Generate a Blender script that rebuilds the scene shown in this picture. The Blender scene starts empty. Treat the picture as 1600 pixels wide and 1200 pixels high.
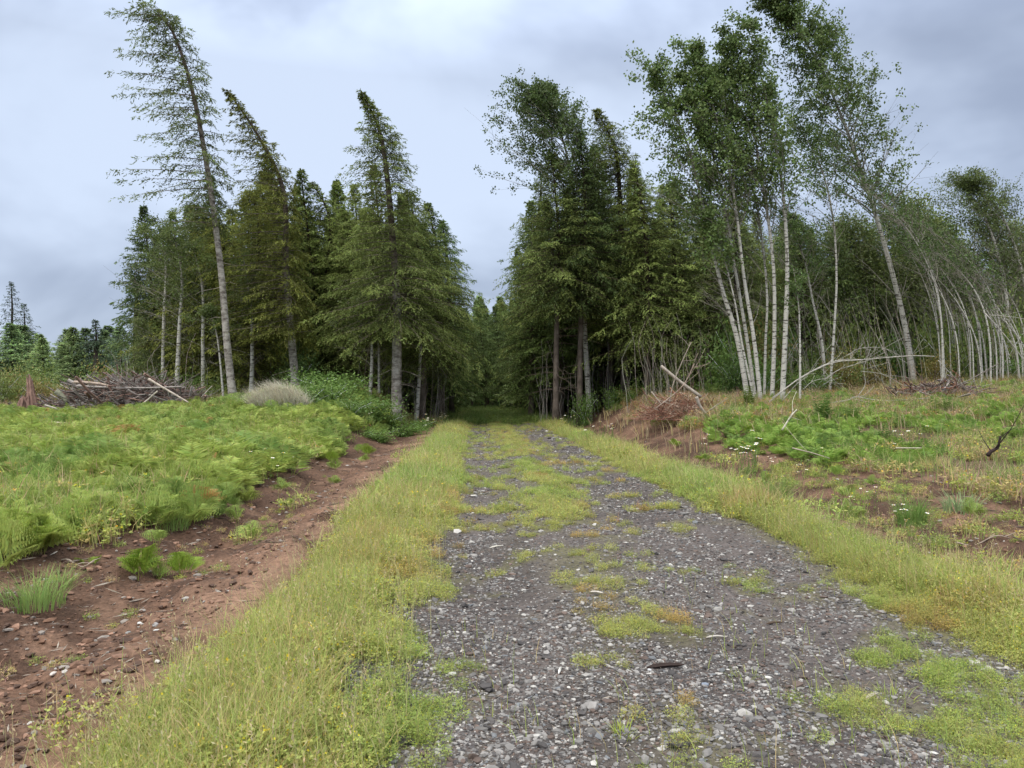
import bpy, math, time
import numpy as np
T_START = time.time()
R = math.radians

# ------------------------------------------------------------------ camera, sky, sun, exposure
F = 1200.0                      # focal length in pixels of the 1600 px wide photograph
CAM = np.array([0.0, 0.0, 1.62])
YAW = math.atan(55 / F)         # looks slightly right of the road's direction (+Y)
PITCH = math.atan(15 / F)
cam_d = bpy.data.cameras.new('camera')
cam = bpy.data.objects.new('camera', cam_d)
bpy.context.scene.collection.objects.link(cam)
cam_d.sensor_width = 36.0
cam_d.lens = 36.0 * F / 1600
cam_d.clip_start = 0.05
cam_d.clip_end = 3000
cam.location = CAM
cam.rotation_euler = (math.pi / 2 + PITCH, 0, -YAW)
sc = bpy.context.scene
sc.camera = cam

SUN_EL, SUN_AZ = 52, 215        # azimuth clockwise from +Y: behind the camera and to its left
world = bpy.data.worlds.new('World')
sc.world = world
world.use_nodes = True
wn = world.node_tree.nodes
wl = world.node_tree.links
wn.clear()
w_out = wn.new('ShaderNodeOutputWorld')
w_bg = wn.new('ShaderNodeBackground')
w_bg.inputs['Strength'].default_value = 0.1
w_sky = wn.new('ShaderNodeTexSky')
w_sky.sky_type = 'NISHITA'
w_sky.sun_disc = False
w_sky.sun_elevation = R(SUN_EL)
w_sky.sun_rotation = R(SUN_AZ)
w_sky.altitude = 100
tc = wn.new('ShaderNodeTexCoord')
mp = wn.new('ShaderNodeMapping')
mp.inputs['Scale'].default_value = (1.0, 1.0, 1.5)
mp.inputs['Location'].default_value = (3.1, 0.4, 0.25)
wl.new(tc.outputs['Generated'], mp.inputs['Vector'])
n1 = wn.new('ShaderNodeTexNoise')
n1.inputs['Scale'].default_value = 2.6
n1.inputs['Detail'].default_value = 5
n1.inputs['Roughness'].default_value = 0.50
n1.inputs['Distortion'].default_value = 0.25
wl.new(mp.outputs['Vector'], n1.inputs['Vector'])
cr = wn.new('ShaderNodeValToRGB')
cr.color_ramp.interpolation = 'EASE'
cr.color_ramp.elements[0].position = 0.36
cr.color_ramp.elements[0].color = (2.95, 3.5, 4.7, 1)
cr.color_ramp.elements[1].position = 0.64
cr.color_ramp.elements[1].color = (5.7, 6.6, 8.2, 1)
wl.new(n1.outputs['Fac'], cr.inputs['Fac'])
sep = wn.new('ShaderNodeSeparateXYZ')
wl.new(tc.outputs['Generated'], sep.inputs[0])
zr = wn.new('ShaderNodeMapRange')     # an overcast sky is brighter towards the zenith
zr.inputs['From Min'].default_value = 0.38
zr.inputs['From Max'].default_value = 0.95
zr.inputs['To Min'].default_value = 0.95
zr.inputs['To Max'].default_value = 4.0
wl.new(sep.outputs['Z'], zr.inputs['Value'])
vm = wn.new('ShaderNodeVectorMath')
vm.operation = 'SCALE'
zc = wn.new('ShaderNodeMix')          # and less blue overhead
zc.data_type = 'RGBA'; zc.blend_type = 'MULTIPLY'
zc.inputs['B'].default_value = (1.16, 1.0, 0.78, 1)
zf = wn.new('ShaderNodeMapRange'); zf.inputs['From Min'].default_value = 0.5; zf.inputs['From Max'].default_value = 0.8
wl.new(sep.outputs['Z'], zf.inputs['Value']); wl.new(zf.outputs['Result'], zc.inputs['Factor'])
wl.new(cr.outputs['Color'], zc.inputs['A'])
wl.new(zc.outputs['Result'], vm.inputs[0])
wl.new(zr.outputs['Result'], vm.inputs['Scale'])
mx = wn.new('ShaderNodeMix')
mx.data_type = 'RGBA'
mx.inputs['Factor'].default_value = 0.9
wl.new(w_sky.outputs['Color'], mx.inputs['A'])
wl.new(vm.outputs['Vector'], mx.inputs['B'])
wl.new(mx.outputs['Result'], w_bg.inputs['Color'])
wl.new(w_bg.outputs['Background'], w_out.inputs['Surface'])

sun_d = bpy.data.lights.new('sun', 'SUN')
sun_d.energy = 1.5
sun_d.angle = R(25)
sun_d.color = (1.0, 0.95, 0.87)
sun = bpy.data.objects.new('sun', sun_d)
sc.collection.objects.link(sun)
_a, _e = R(SUN_AZ), R(SUN_EL)
from mathutils import Vector, Matrix
sdir = Vector((math.sin(_a) * math.cos(_e), math.cos(_a) * math.cos(_e), math.sin(_e)))
sun.rotation_euler = sdir.to_track_quat('Z', 'Y').to_euler()
sun.location = sdir * 60

sc.view_settings.view_transform = 'Standard'
sc.view_settings.look = 'None'
sc.view_settings.gamma = 1
sc.view_settings.exposure = 0.42
sc.render.engine = 'CYCLES'
sc.cycles.max_bounces = 5
sc.cycles.diffuse_bounces = 3
sc.cycles.glossy_bounces = 2
sc.cycles.transmission_bounces = 3
sc.cycles.transparent_max_bounces = 4

# ------------------------------------------------------------------ numeric helpers
def ray(px, py):
    u, v = (px - 800) / F, (600 - py) / F
    cp, sp = math.cos(PITCH), math.sin(PITCH)
    fy, fz = cp - v * sp, sp + v * cp
    cy, sy = math.cos(YAW), math.sin(YAW)
    return np.array([u * cy + fy * sy, -u * sy + fy * cy, fz])

def P(px, py, Y):
    """world point on the ray of a photograph pixel at the road distance Y"""
    r = ray(px, py)
    return CAM + r * (Y / r[1])

_perm = np.random.RandomState(5).rand(256, 256)
def vnoise(x, y):
    xi = np.floor(x).astype(int); yi = np.floor(y).astype(int)
    fx = x - xi; fy = y - yi
    fx = fx * fx * (3 - 2 * fx); fy = fy * fy * (3 - 2 * fy)
    a = _perm[xi & 255, yi & 255]; b = _perm[(xi + 1) & 255, yi & 255]
    c = _perm[xi & 255, (yi + 1) & 255]; d = _perm[(xi + 1) & 255, (yi + 1) & 255]
    return (a * (1 - fx) + b * fx) * (1 - fy) + (c * (1 - fx) + d * fx) * fy
def fbm(x, y, o=4):
    s, a, t = 0, 1.0, 0
    for k in range(o):
        s = s + a * vnoise(x * 2 ** k + 17.3 * k, y * 2 ** k + 9.1 * k); t += a; a *= 0.5
    return s / t
def S(x, a, b):
    t = np.clip((x - a) / (b - a), 0, 1)
    return t * t * (3 - 2 * t)

def road_masks(x, y):
    """grass cover on the road surface 0..1, and soil amount; both wear patterns of the place"""
    w = (fbm(x * 0.9 + 3, y * 0.35, 3) - 0.5) * 1.1
    xx = x + w * 0.55
    lo = 0.10 + 0.62 * S(-y, -9, -3.5)
    left = S(-xx - (fbm(x * 1.7 + 5, y * 1.1 + 3, 3) - .5) * .9, lo - .05, lo + 0.55)
    right = S(xx, 2.75, 3.5)
    strip = np.exp(-((xx - 1.15) / (0.42 + 0.020 * np.clip(y - 6, 0, 20))) ** 2) * S(fbm(x * 1.5, y * 0.7 + 40, 3) + .006 * np.clip(y - 8, 0, 30), 0.30, 0.52) * (0.45 + 0.55 * S(y, 5, 11))
    spots = S(fbm(x * 2.2 + 11, y * 1.6, 3) + .10 * np.exp(-((x + .4) / .6) ** 2) + .004 * np.clip(y - 8, 0, 30), 0.53, 0.70) * 0.6
    grass = np.clip(np.maximum(np.maximum(left, right), np.maximum(strip, spots)), 0, 1)
    so = (fbm(x * 0.7 + 8, y * 0.5 + 2, 3) - 0.5) * 1.6
    soil = np.maximum(S(-(x + so * 0.30), 1.25, 1.57), S(x + so * 0.4, 3.8, 4.2))
    return grass * (1 - soil), soil

def hz(x, y):
    x = np.asarray(x, float); y = np.asarray(y, float)
    z = 0.05 * (1 - ((x - 1.3) / 3.2) ** 2) * (np.abs(x - 1.3) < 4.5)
    z = np.where(np.abs(x - 1.3) < 4.5, z, -0.05)
    z = z - 0.055 * np.exp(-((x - 0.15) / 0.4) ** 2) - 0.055 * np.exp(-((x - 2.2) / 0.45) ** 2) + (fbm(x * 3.1, y * 1.2, 3) - .5) * .05
    z = z - 0.12 * np.exp(-((x + 2.9) / 0.5) ** 2) - 0.10 * np.exp(-((x - 5.1) / 0.5) ** 2)
    k = (fbm(x * 0.3, y * 0.3, 2) - 0.5)
    left = S(-x + k, 3.2, 5.2) * (0.16 + 0.20 * S(y, 6, 16) + 0.85 * S(y, 18, 36) * (1 - 0.6 * S(-x, 8, 22)) )
    left = left + 0.45 * np.exp(-((x + 7.0) / 3.0) ** 2 - ((y - 34) / 6.0) ** 2)
    left = left * (1 - 0.45 * S(y, 40, 60))
    right = S(x + k, 4.9, 8.5) * (0.18 + 1.15 * S(y, 12, 32)) + S(x, 8.5, 24) * 0.85 * S(y, 13, 36)
    z = z + left + right
    _, soil = road_masks(x, y)
    near = np.clip(1 - y / 45, 0.2, 1)
    z = z + soil * ((fbm(x * 2.4, y * 2.4, 4) - 0.5) * 0.22 + (fbm(x * 7, y * 7, 3) - 0.5) * 0.11) * near
    z = z + (1 - soil) * (fbm(x * 1.1, y * 1.1, 3) - 0.5) * 0.07
    return z

# ------------------------------------------------------------------ mesh builder
class MB:
    def __init__(s):
        s.V, s.Q, s.T, s.C, s.n = [], [], [], [], 0
    def add(s, V, Q=None, T=None, C=(1, 1, 1)):
        V = np.asarray(V, np.float32).reshape(-1, 3)
        C = np.asarray(C, np.float32)
        if C.ndim == 1:
            C = np.broadcast_to(C, (len(V), 3))
        s.V.append(V); s.C.append(C)
        if Q is not None and len(Q): s.Q.append(np.asarray(Q, np.int64) + s.n)
        if T is not None and len(T): s.T.append(np.asarray(T, np.int64) + s.n)
        s.n += len(V)
    def arrays(s):
        V = np.concatenate(s.V); C = np.concatenate(s.C)
        Q = np.concatenate(s.Q) if s.Q else np.zeros((0, 4), np.int64)
        T = np.concatenate(s.T) if s.T else np.zeros((0, 3), np.int64)
        return V, Q, T, C
    def mesh(s, name, mat, smooth=False):
        V, Q, T, C = s.arrays()
        me = bpy.data.meshes.new(name)
        me.vertices.add(len(V))
        me.vertices.foreach_set('co', V.ravel())
        loops = np.concatenate([Q.ravel(), T.ravel()]).astype(np.int32)
        me.loops.add(len(loops))
        me.loops.foreach_set('vertex_index', loops)
        st = np.concatenate([np.arange(len(Q)) * 4, len(Q) * 4 + np.arange(len(T)) * 3]).astype(np.int32)
        me.polygons.add(len(st))
        me.polygons.foreach_set('loop_start', st)
        me.polygons.foreach_set('use_smooth', np.full(len(st), smooth))
        at = me.color_attributes.new('Col', 'FLOAT_COLOR', 'POINT')
        at.data.foreach_set('color', np.concatenate([C, np.ones((len(C), 1), np.float32)], 1).ravel().astype(np.float32))
        me.update(calc_edges=True)
        if mat: me.materials.append(mat)
        return me
    def obj(s, name, mat, parent=None, smooth=False):
        return link(name, s.mesh(name, mat, smooth), parent)

def link(name, data, parent=None, loc=None):
    o = bpy.data.objects.new(name, data)
    sc.collection.objects.link(o)
    if parent: o.parent = parent
    if loc is not None: o.location = [float(q) for q in loc]
    return o
def tag(o, label=None, cat=None, group=None, kind=None):
    if label: o['label'] = label
    if cat: o['category'] = cat
    if group: o['group'] = group
    if kind: o['kind'] = kind
    return o

def norm(a):
    return a / (np.linalg.norm(a, axis=-1, keepdims=True) + 1e-9)
def crv(pts, n):
    """Catmull-Rom through the points, n samples"""
    p = np.asarray(pts, float)
    p = np.vstack([2 * p[0] - p[1], p, 2 * p[-1] - p[-2]])
    m = len(p) - 3
    u = np.linspace(0, m - 1e-6, n); i = u.astype(int); t = (u - i)[:, None]
    a, b, c, d = p[i], p[i + 1], p[i + 2], p[i + 3]
    return 0.5 * (2 * b + (c - a) * t + (2 * a - 5 * b + 4 * c - d) * t ** 2 + (3 * b - a - 3 * c + d) * t ** 3)
def tube(mb, pts, rad, sides=6, C=(1, 1, 1), cap=True):
    p = np.asarray(pts, float); n = len(p)
    rad = np.broadcast_to(np.asarray(rad, float), (n,))
    t = norm(np.gradient(p, axis=0))
    ref = np.array([0, 0, 1.0]) if abs(t[0][2]) < 0.8 else np.array([0, 1.0, 0])
    a = norm(np.cross(t, ref)); b = np.cross(t, a)
    ang = np.arange(sides) * 2 * math.pi / sides
    V = p[:, None] + rad[:, None, None] * (np.cos(ang)[None, :, None] * a[:, None] + np.sin(ang)[None, :, None] * b[:, None])
    i = np.arange(n - 1)[:, None] * sides; j = np.arange(sides)[None]; k = (j + 1) % sides
    Q = np.stack([i + j, i + k, i + sides + k, i + sides + j], -1).reshape(-1, 4)
    V = V.reshape(-1, 3); T = None
    if cap:
        V = np.vstack([V, p[0], p[-1]])
        q = np.arange(sides)
        T = np.vstack([np.stack([np.full(sides, n * sides), (q + 1) % sides, q], 1),
                       np.stack([np.full(sides, n * sides + 1), (n - 1) * sides + q, (n - 1) * sides + (q + 1) % sides], 1)])
    mb.add(V, Q, T, C)
def cards(mb, pos, d, ln, wd, nrm, C, mid=0.45):
    """diamond leaves: pos, unit direction d, length, width, approximate normal"""
    pos = np.asarray(pos, float).reshape(-1, 3); N = len(pos)
    d = norm(np.asarray(d, float).reshape(-1, 3)); s = norm(np.cross(d, nrm))
    ln = np.broadcast_to(ln, (N,))[:, None]; wd = np.broadcast_to(wd, (N,))[:, None]
    V = np.stack([pos, pos + d * ln * mid + s * wd / 2, pos + d * ln, pos + d * ln * mid - s * wd / 2], 1)
    C = np.broadcast_to(np.asarray(C, float), (N, 3))
    mb.add(V.reshape(-1, 3), np.arange(4 * N).reshape(-1, 4), None, np.repeat(C, 4, 0))
def blades(mb, pos, az, h, w, bend, C, rs, segs=3):
    """grass blades: tapered bent strips"""
    N = len(pos); u = np.linspace(0, 1, segs + 1)
    d = np.stack([np.cos(az), np.sin(az), np.zeros(N)], 1); side = np.stack([-np.sin(az), np.cos(az), np.zeros(N)], 1)
    tw = rs.uniform(-.9, .9, N)[:, None]; side = norm(side + d * tw)
    P_ = pos[:, None] + d[:, None] * (bend * h)[:, None, None] * (u ** 2)[None, :, None]
    P_[:, :, 2] += h[:, None] * (u - 0.35 * np.minimum(bend, 1.4)[:, None] * u ** 2)
    wv = (w[:, None] * (1 - u ** 1.6 * 0.92)[None])[:, :, None] * 0.5
    V = np.stack([P_ - side[:, None] * wv, P_ + side[:, None] * wv], 2).reshape(-1, 3)
    m = (segs + 1) * 2
    q = np.concatenate([np.array([[2 * k, 2 * k + 1, 2 * k + 3, 2 * k + 2]]) for k in range(segs)])
    Q = (np.arange(N)[:, None, None] * m + q[None]).reshape(-1, 4)
    mb.add(V, Q, None, np.repeat(C, m, 0))
def scatter(mb, protos, pos, scale, rz, rs, tint=None, tilt=0.0, hscale=None):
    """copies of small prototype arrays merged into one stuff mesh"""
    which = rs.randint(0, len(protos), len(pos))
    for k, (V, Q, T, C) in enumerate(protos):
        m = which == k; N = m.sum()
        if not N: continue
        c, s = np.cos(rz[m]), np.sin(rz[m]); z = np.zeros(N); o = np.ones(N)
        Rz = np.stack([c, -s, z, s, c, z, z, z, o], 1).reshape(-1, 3, 3)
        if tilt:
            a = rs.uniform(-tilt, tilt, N); ca, sa = np.cos(a), np.sin(a)
            Rx = np.stack([o, z, z, z, ca, -sa, z, sa, ca], 1).reshape(-1, 3, 3)
            Rz = Rz @ Rx
        vv = V[None] * scale[m][:, None, None]
        if hscale is not None: vv = vv * np.stack([o, o, hscale[m]], 1)[:, None]
        W = np.einsum('nij,nvj->nvi', Rz, np.broadcast_to(vv, (N, len(V), 3))) + pos[m][:, None]
        cc = np.broadcast_to(C[None], (N,) + C.shape)
        if tint is not None: cc = cc * tint[m][:, None]
        off = (np.arange(N) * len(V))[:, None, None]
        mb.add(W.reshape(-1, 3), (Q[None] + off).reshape(-1, 4) if len(Q) else None,
               (T[None] + off).reshape(-1, 3) if len(T) else None, cc.reshape(-1, 3))
def jit(rs, base, n, v=0.15, hue=0.08):
    b = np.asarray(base, float)[None] * (1 + rs.uniform(-v, v, n))[:, None]
    return b * (1 + rs.uniform(-hue, hue, (n, 3)))

# ------------------------------------------------------------------ materials
def mat(name, build):
    m = bpy.data.materials.new(name); m.use_nodes = True
    nt = m.node_tree; nt.nodes.clear()
    out = nt.nodes.new('ShaderNodeOutputMaterial')
    build(nt, out)
    return m
def N_(nt, t, **kw):
    n = nt.nodes.new(t)
    for k, v in kw.items():
        if k in n.inputs: n.inputs[k].default_value = v
        else: setattr(n, k, v)
    return n
def leafy(trans=0.3, rough=0.6, var=0.25, spec=0.25, gain=1.0):
    def b(nt, out):
        L = nt.links
        a = N_(nt, 'ShaderNodeVertexColor', layer_name='Col')
        oi = N_(nt, 'ShaderNodeObjectInfo')
        mr = N_(nt, 'ShaderNodeMapRange'); mr.inputs['To Min'].default_value = gain * (1 - var); mr.inputs['To Max'].default_value = gain * (1 + var)
        L.new(oi.outputs['Random'], mr.inputs['Value'])
        sc_ = N_(nt, 'ShaderNodeVectorMath', operation='SCALE')
        L.new(a.outputs['Color'], sc_.inputs[0]); L.new(mr.outputs['Result'], sc_.inputs['Scale'])
        p = N_(nt, 'ShaderNodeBsdfPrincipled'); p.inputs['Roughness'].default_value = rough
        p.inputs['Specular IOR Level'].default_value = spec
        t = N_(nt, 'ShaderNodeBsdfTranslucent')
        L.new(sc_.outputs['Vector'], p.inputs['Base Color']); L.new(sc_.outputs['Vector'], t.inputs['Color'])
        mxs = N_(nt, 'ShaderNodeMixShader'); mxs.inputs[0].default_value = trans
        L.new(p.outputs[0], mxs.inputs[1]); L.new(t.outputs[0], mxs.inputs[2]); L.new(mxs.outputs[0], out.inputs['Surface'])
    return b
M_NEEDLE = mat('conifer_needles', leafy(0.38, 0.65, 0.22, 0.15, 1.22))
M_LEAF = mat('tree_leaves', leafy(0.35, 0.5, 0.12, 0.3))
M_GRASS = mat('grass_blades', leafy(0.35, 0.6, 0.0, 0.2))
M_FERN = mat('fern_fronds', leafy(0.35, 0.6, 0.0, 0.2))
def plain(rough=0.85, nscale=12, amt=0.25, bump=0.4, bscale=30, dist=0.02, spec=0.3):
    def b(nt, out):
        L = nt.links
        a = N_(nt, 'ShaderNodeVertexColor', layer_name='Col')
        t = N_(nt, 'ShaderNodeTexCoord')
        n = N_(nt, 'ShaderNodeTexNoise'); n.inputs['Scale'].default_value = nscale; n.inputs['Detail'].default_value = 6
        L.new(t.outputs['Object'], n.inputs['Vector'])
        mr = N_(nt, 'ShaderNodeMapRange'); mr.inputs['From Min'].default_value = 0.3; mr.inputs['From Max'].default_value = 0.7
        mr.inputs['To Min'].default_value = 1 - amt; mr.inputs['To Max'].default_value = 1 + amt
        L.new(n.outputs['Fac'], mr.inputs['Value'])
        s = N_(nt, 'ShaderNodeVectorMath', operation='SCALE')
        L.new(a.outputs['Color'], s.inputs[0]); L.new(mr.outputs['Result'], s.inputs['Scale'])
        n2 = N_(nt, 'ShaderNodeTexNoise'); n2.inputs['Scale'].default_value = bscale; n2.inputs['Detail'].default_value = 5
        L.new(t.outputs['Object'], n2.inputs['Vector'])
        bp = N_(nt, 'ShaderNodeBump'); bp.inputs['Strength'].default_value = bump; bp.inputs['Distance'].default_value = dist
        L.new(n2.outputs['Fac'], bp.inputs['Height'])
        p = N_(nt, 'ShaderNodeBsdfPrincipled'); p.inputs['Roughness'].default_value = rough
        p.inputs['Specular IOR Level'].default_value = spec
        L.new(s.outputs['Vector'], p.inputs['Base Color']); L.new(bp.outputs[0], p.inputs['Normal'])
        L.new(p.outputs[0], out.inputs['Surface'])
    return b
M_GROUND = mat('earth_and_gravel', plain(0.95, 26, 0.35, 0.9, 70, 0.02, 0.15))
M_STONE = mat('gravel_stone', plain(0.8, 20, 0.2, 0.5, 60, 0.004, 0.35))
M_WOOD = mat('weathered_wood', plain(0.85, 9, 0.3, 0.5, 30, 0.01, 0.2))
M_PETAL = mat('petal', plain(0.6, 9, 0.05, 0.0, 30))
def bark(pale, dark, zs, lo, hi, spots=True):
    def b(nt, out):
        L = nt.links
        t = N_(nt, 'ShaderNodeTexCoord')
        m = N_(nt, 'ShaderNodeMapping'); m.inputs['Scale'].default_value = (1, 1, zs)
        L.new(t.outputs['Object'], m.inputs[0])
        n = N_(nt, 'ShaderNodeTexNoise'); n.inputs['Scale'].default_value = 3.0; n.inputs['Detail'].default_value = 7; n.inputs['Roughness'].default_value = 0.65
        L.new(m.outputs[0], n.inputs['Vector'])
        r = N_(nt, 'ShaderNodeValToRGB')
        r.color_ramp.elements[0].position = lo; r.color_ramp.elements[0].color = (*dark, 1)
        r.color_ramp.elements[1].position = hi; r.color_ramp.elements[1].color = (*pale, 1)
        L.new(n.outputs['Fac'], r.inputs[0])
        a = N_(nt, 'ShaderNodeVertexColor', layer_name='Col')
        mu = N_(nt, 'ShaderNodeVectorMath', operation='MULTIPLY')
        L.new(r.outputs[0], mu.inputs[0]); L.new(a.outputs[0], mu.inputs[1])
        bp = N_(nt, 'ShaderNodeBump'); bp.inputs['Strength'].default_value = 0.6; bp.inputs['Distance'].default_value = 0.03
        L.new(n.outputs['Fac'], bp.inputs['Height'])
        p = N_(nt, 'ShaderNodeBsdfPrincipled'); p.inputs['Roughness'].default_value = 0.85; p.inputs['Specular IOR Level'].default_value = 0.2
        L.new(mu.outputs[0], p.inputs['Base Color']); L.new(bp.outputs[0], p.inputs['Normal']); L.new(p.outputs[0], out.inputs['Surface'])
    return b
M_ALDER = mat('alder_bark', bark((0.52, 0.50, 0.44), (0.09, 0.08, 0.065), 4.5, 0.40, 0.47))
M_PALE = mat('lichen_pale_bark', bark((0.40, 0.37, 0.32), (0.11, 0.09, 0.075), 2.0, 0.38, 0.58))
M_BARK = mat('conifer_bark', bark((0.19, 0.155, 0.125), (0.06, 0.047, 0.038), 0.6, 0.35, 0.65))

# ------------------------------------------------------------------ ground and road
GRAVEL = np.array([0.115, 0.098, 0.090]); SOIL = np.array([0.160, 0.094, 0.062]); SOIL_D = np.array([0.085, 0.050, 0.034])
SOIL_L = np.array([0.27, 0.165, 0.110]); TURF = np.array([0.15, 0.145, 0.05]); DUFF = np.array([0.10, 0.075, 0.045])
def axis(knots):
    out = []
    for (a, b, st) in knots: out.append(np.arange(a, b, st))
    out.append([knots[-1][1]]); return np.concatenate(out)
gx = axis([(-420, -120, 30), (-120, -40, 8), (-40, -16, 1.4), (-16, -6, 0.2), (-6, -3.5, 0.07), (-3.5, 4.5, 0.04), (4.5, 8, 0.07), (8, 16, 0.2), (16, 44, 1.0), (44, 120, 8), (120, 420, 30)])
gy = axis([(-120, -20, 20), (-20, 0, 2), (0, 2.4, 0.3), (2.4, 9, 0.04), (9, 16, 0.08), (16, 30, 0.2), (30, 60, 0.6), (60, 110, 4), (110, 500, 30)])
GX, GY = np.meshgrid(gx, gy); GZ = hz(GX, GY)
gr, so = road_masks(GX, GY)
big = fbm(GX * 1.3 + 5, GY * 1.3, 4)[..., None]; fine = fbm(GX * 7, GY * 7, 3)[..., None]
colg = GRAVEL * (0.75 + 0.5 * fine) * np.where(big > 0.5, 1.0, 1.0)
colg = colg * (1 - 0.35 * S(np.abs(GX - 1.2), 0.2, 0.9)[..., None] * 0) 
wet = S(fbm(GX * 0.8 + 30, GY * 0.3, 3), 0.45, 0.62)[..., None]
colg = colg * (1 - 0.22 * wet)
dk = np.clip(S(big, 0.38, 0.56) + .6 * S(-GX, 2.6, 3.6)[..., None], 0, 1)
cols = SOIL * (1 - dk) + SOIL_D * dk
lt = (np.exp(-((GX + 1.85) / 0.42) ** 2) * 0.75 * S(fbm(GX * 1.5, GY * 1.2, 3), .3, .6) + S(fbm(GX * 2 + 9, GY * 2, 3), 0.60, 0.75) * 0.5)[..., None]
cols = cols * (1 - lt) + SOIL_L * lt
cols = cols * (0.8 + 0.4 * fine)
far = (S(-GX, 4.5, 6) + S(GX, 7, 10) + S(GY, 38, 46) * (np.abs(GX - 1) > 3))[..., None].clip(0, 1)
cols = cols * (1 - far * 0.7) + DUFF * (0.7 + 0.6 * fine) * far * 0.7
g1 = (gr * 0.75)[..., None]; s1 = so[..., None]
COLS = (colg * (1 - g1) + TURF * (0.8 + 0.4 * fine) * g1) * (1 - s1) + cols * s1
nx, ny = len(gx), len(gy)
ii, jj = np.meshgrid(np.arange(nx - 1), np.arange(ny - 1))
base = (jj * nx + ii).ravel()
QA = np.stack([base, base + 1, base + 1 + nx, base + nx], 1)
cx = (GX[:-1, :-1] + GX[1:, 1:]).ravel() / 2; cy = (GY[:-1, :-1] + GY[1:, 1:]).ravel() / 2
is_road = (cx > -0.75 + 0.3 * (fbm(cx * 2, cy, 2) - 0.5)) & (cx < 3.2 + 0.3 * (fbm(cx * 2 + 9, cy, 2) - 0.5)) & (cy < 75) & (cy > -60)
VG = np.stack([GX, GY, GZ], -1).reshape(-1, 3)
for nm, m in (('ground', ~is_road), ('road', is_road)):
    q = QA[m]; used, inv = np.unique(q, return_inverse=True)
    b = MB(); b.add(VG[used], inv.reshape(-1, 4), None, COLS.reshape(-1, 3)[used])
    o = b.obj(nm, M_GROUND, smooth=True); tag(o, kind='structure')

# ------------------------------------------------------------------ gravel stones (stuff)
import bmesh
def ico(sub, rs, flat=0.6, rough=0.25):
    bm = bmesh.new(); bmesh.ops.create_icosphere(bm, subdivisions=sub, radius=1)
    V = np.array([v.co[:] for v in bm.verts]); T = np.array([[v.index for v in f.verts] for f in bm.faces]); bm.free()
    V = V * (1 + rs.uniform(-rough, rough, (len(V), 1)))
    V = V * np.array([rs.uniform(.8, 1.5), rs.uniform(.6, 1.0), flat * rs.uniform(.7, 1.2)])
    return V, np.zeros((0, 4), int), T, np.ones((len(V), 3))
rs = np.random.RandomState(1)
def ysample(n, a, b, p):
    u = rs.rand(n); q = 1 - p
    return (a ** q + u * (b ** q - a ** q)) ** (1 / q)
small = [ico(1, rs, 0.55, 0.3) for _ in range(8)]
N = 150000
y = ysample(N, 2.5, 34, 1.9); x = rs.uniform(-1.2, 3.5, N)
g, s_ = road_masks(x, y); keep = (rs.rand(N) > g * 0.75) & (s_ < 0.5)
clump = fbm(x * 1.4 + 50, y * 1.0, 3); keep &= rs.rand(N) < 0.35 + 1.3 * S(clump, 0.38, 0.62)
x, y = x[keep], y[keep]
sz = 0.0047 * np.exp(rs.normal(0, 0.50, len(x))) * (1 + 0.09 * y)
pal = np.array([[.17, .16, .15], [.25, .235, .22], [.075, .068, .065], [.38, .36, .33], [.13, .095, .078], [.15, .155, .16], [.50, .48, .44]])
ci = rs.choice(7, len(x), p=[.25, .18, .27, .07, .18, .04, .01])
b = MB(); scatter(b, small, np.stack([x, y, hz(x, y) + sz * 0.15], 1), sz, rs.uniform(0, 6.3, len(x)), rs, tint=pal[ci] * rs.uniform(.75, 1.2, (len(x), 1)), tilt=0.5)
tag(b.obj('gravel', M_STONE), kind='stuff')
# stones and clods on the bare soil
N = 30000
y = ysample(N, 3, 26, 1.6); x = np.where(rs.rand(N) < .55, rs.uniform(-6, -1.9, N), rs.uniform(4.4, 10, N))
_, s_ = road_masks(x, y); m = (s_ > .4); x, y = x[m], y[m]
sz = np.minimum(0.0085 * np.exp(rs.normal(0, 0.75, len(x))), .034)
pal2 = np.array([[.17, .092, .056], [.09, .052, .035], [.26, .15, .10], [.25, .22, .19], [.42, .39, .35]])
ci = rs.choice(5, len(x), p=[.34, .36, .18, .10, .02])
b = MB(); scatter(b, small, np.stack([x, y, hz(x, y) + sz * .2], 1), sz, rs.uniform(0, 6.3, len(x)), rs, tint=pal2[ci] * rs.uniform(.8, 1.15, (len(x), 1)), tilt=0.5)
tag(b.obj('soil_crumbs', M_STONE), kind='stuff')
# wood chips, dead twigs and bark litter
b = MB()
N = 13000
y = ysample(N, 2.8, 34, 1.6); x = rs.uniform(-7.5, 11, N)
g, s_ = road_masks(x, y); m = (s_ > .3) | (rs.rand(N) < .35); x, y = x[m], y[m]; n = len(x)
ln = rs.uniform(.02, .11, n) * (1 + (rs.rand(n) < .12) * (np.abs(x - 1.3) > 2.6) * 2.5 * S(y, 4, 9)) * np.where(np.abs(x - 1.3) > 2.4, 1, .5); az = rs.uniform(0, 6.3, n)
d = np.stack([np.cos(az), np.sin(az), rs.uniform(-.1, .25, n)], 1)
cc = np.array([[.38, .32, .26], [.16, .11, .08], [.52, .46, .38], [.27, .22, .18]])[rs.choice(4, n, p=[.3, .35, .1, .25])]
pos = np.stack([x, y, hz(x, y) + .008], 1)
for sg in (0, 1):
    cards(b, pos, d, ln, 0.06 * ln + .003, np.array([[.3 * (-1) ** sg, .2, 1.]]) if sg == 0 else np.array([[1., .3, .1]]), cc, 0.5)
tag(b.obj('twig_litter', M_WOOD), kind='stuff')

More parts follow.
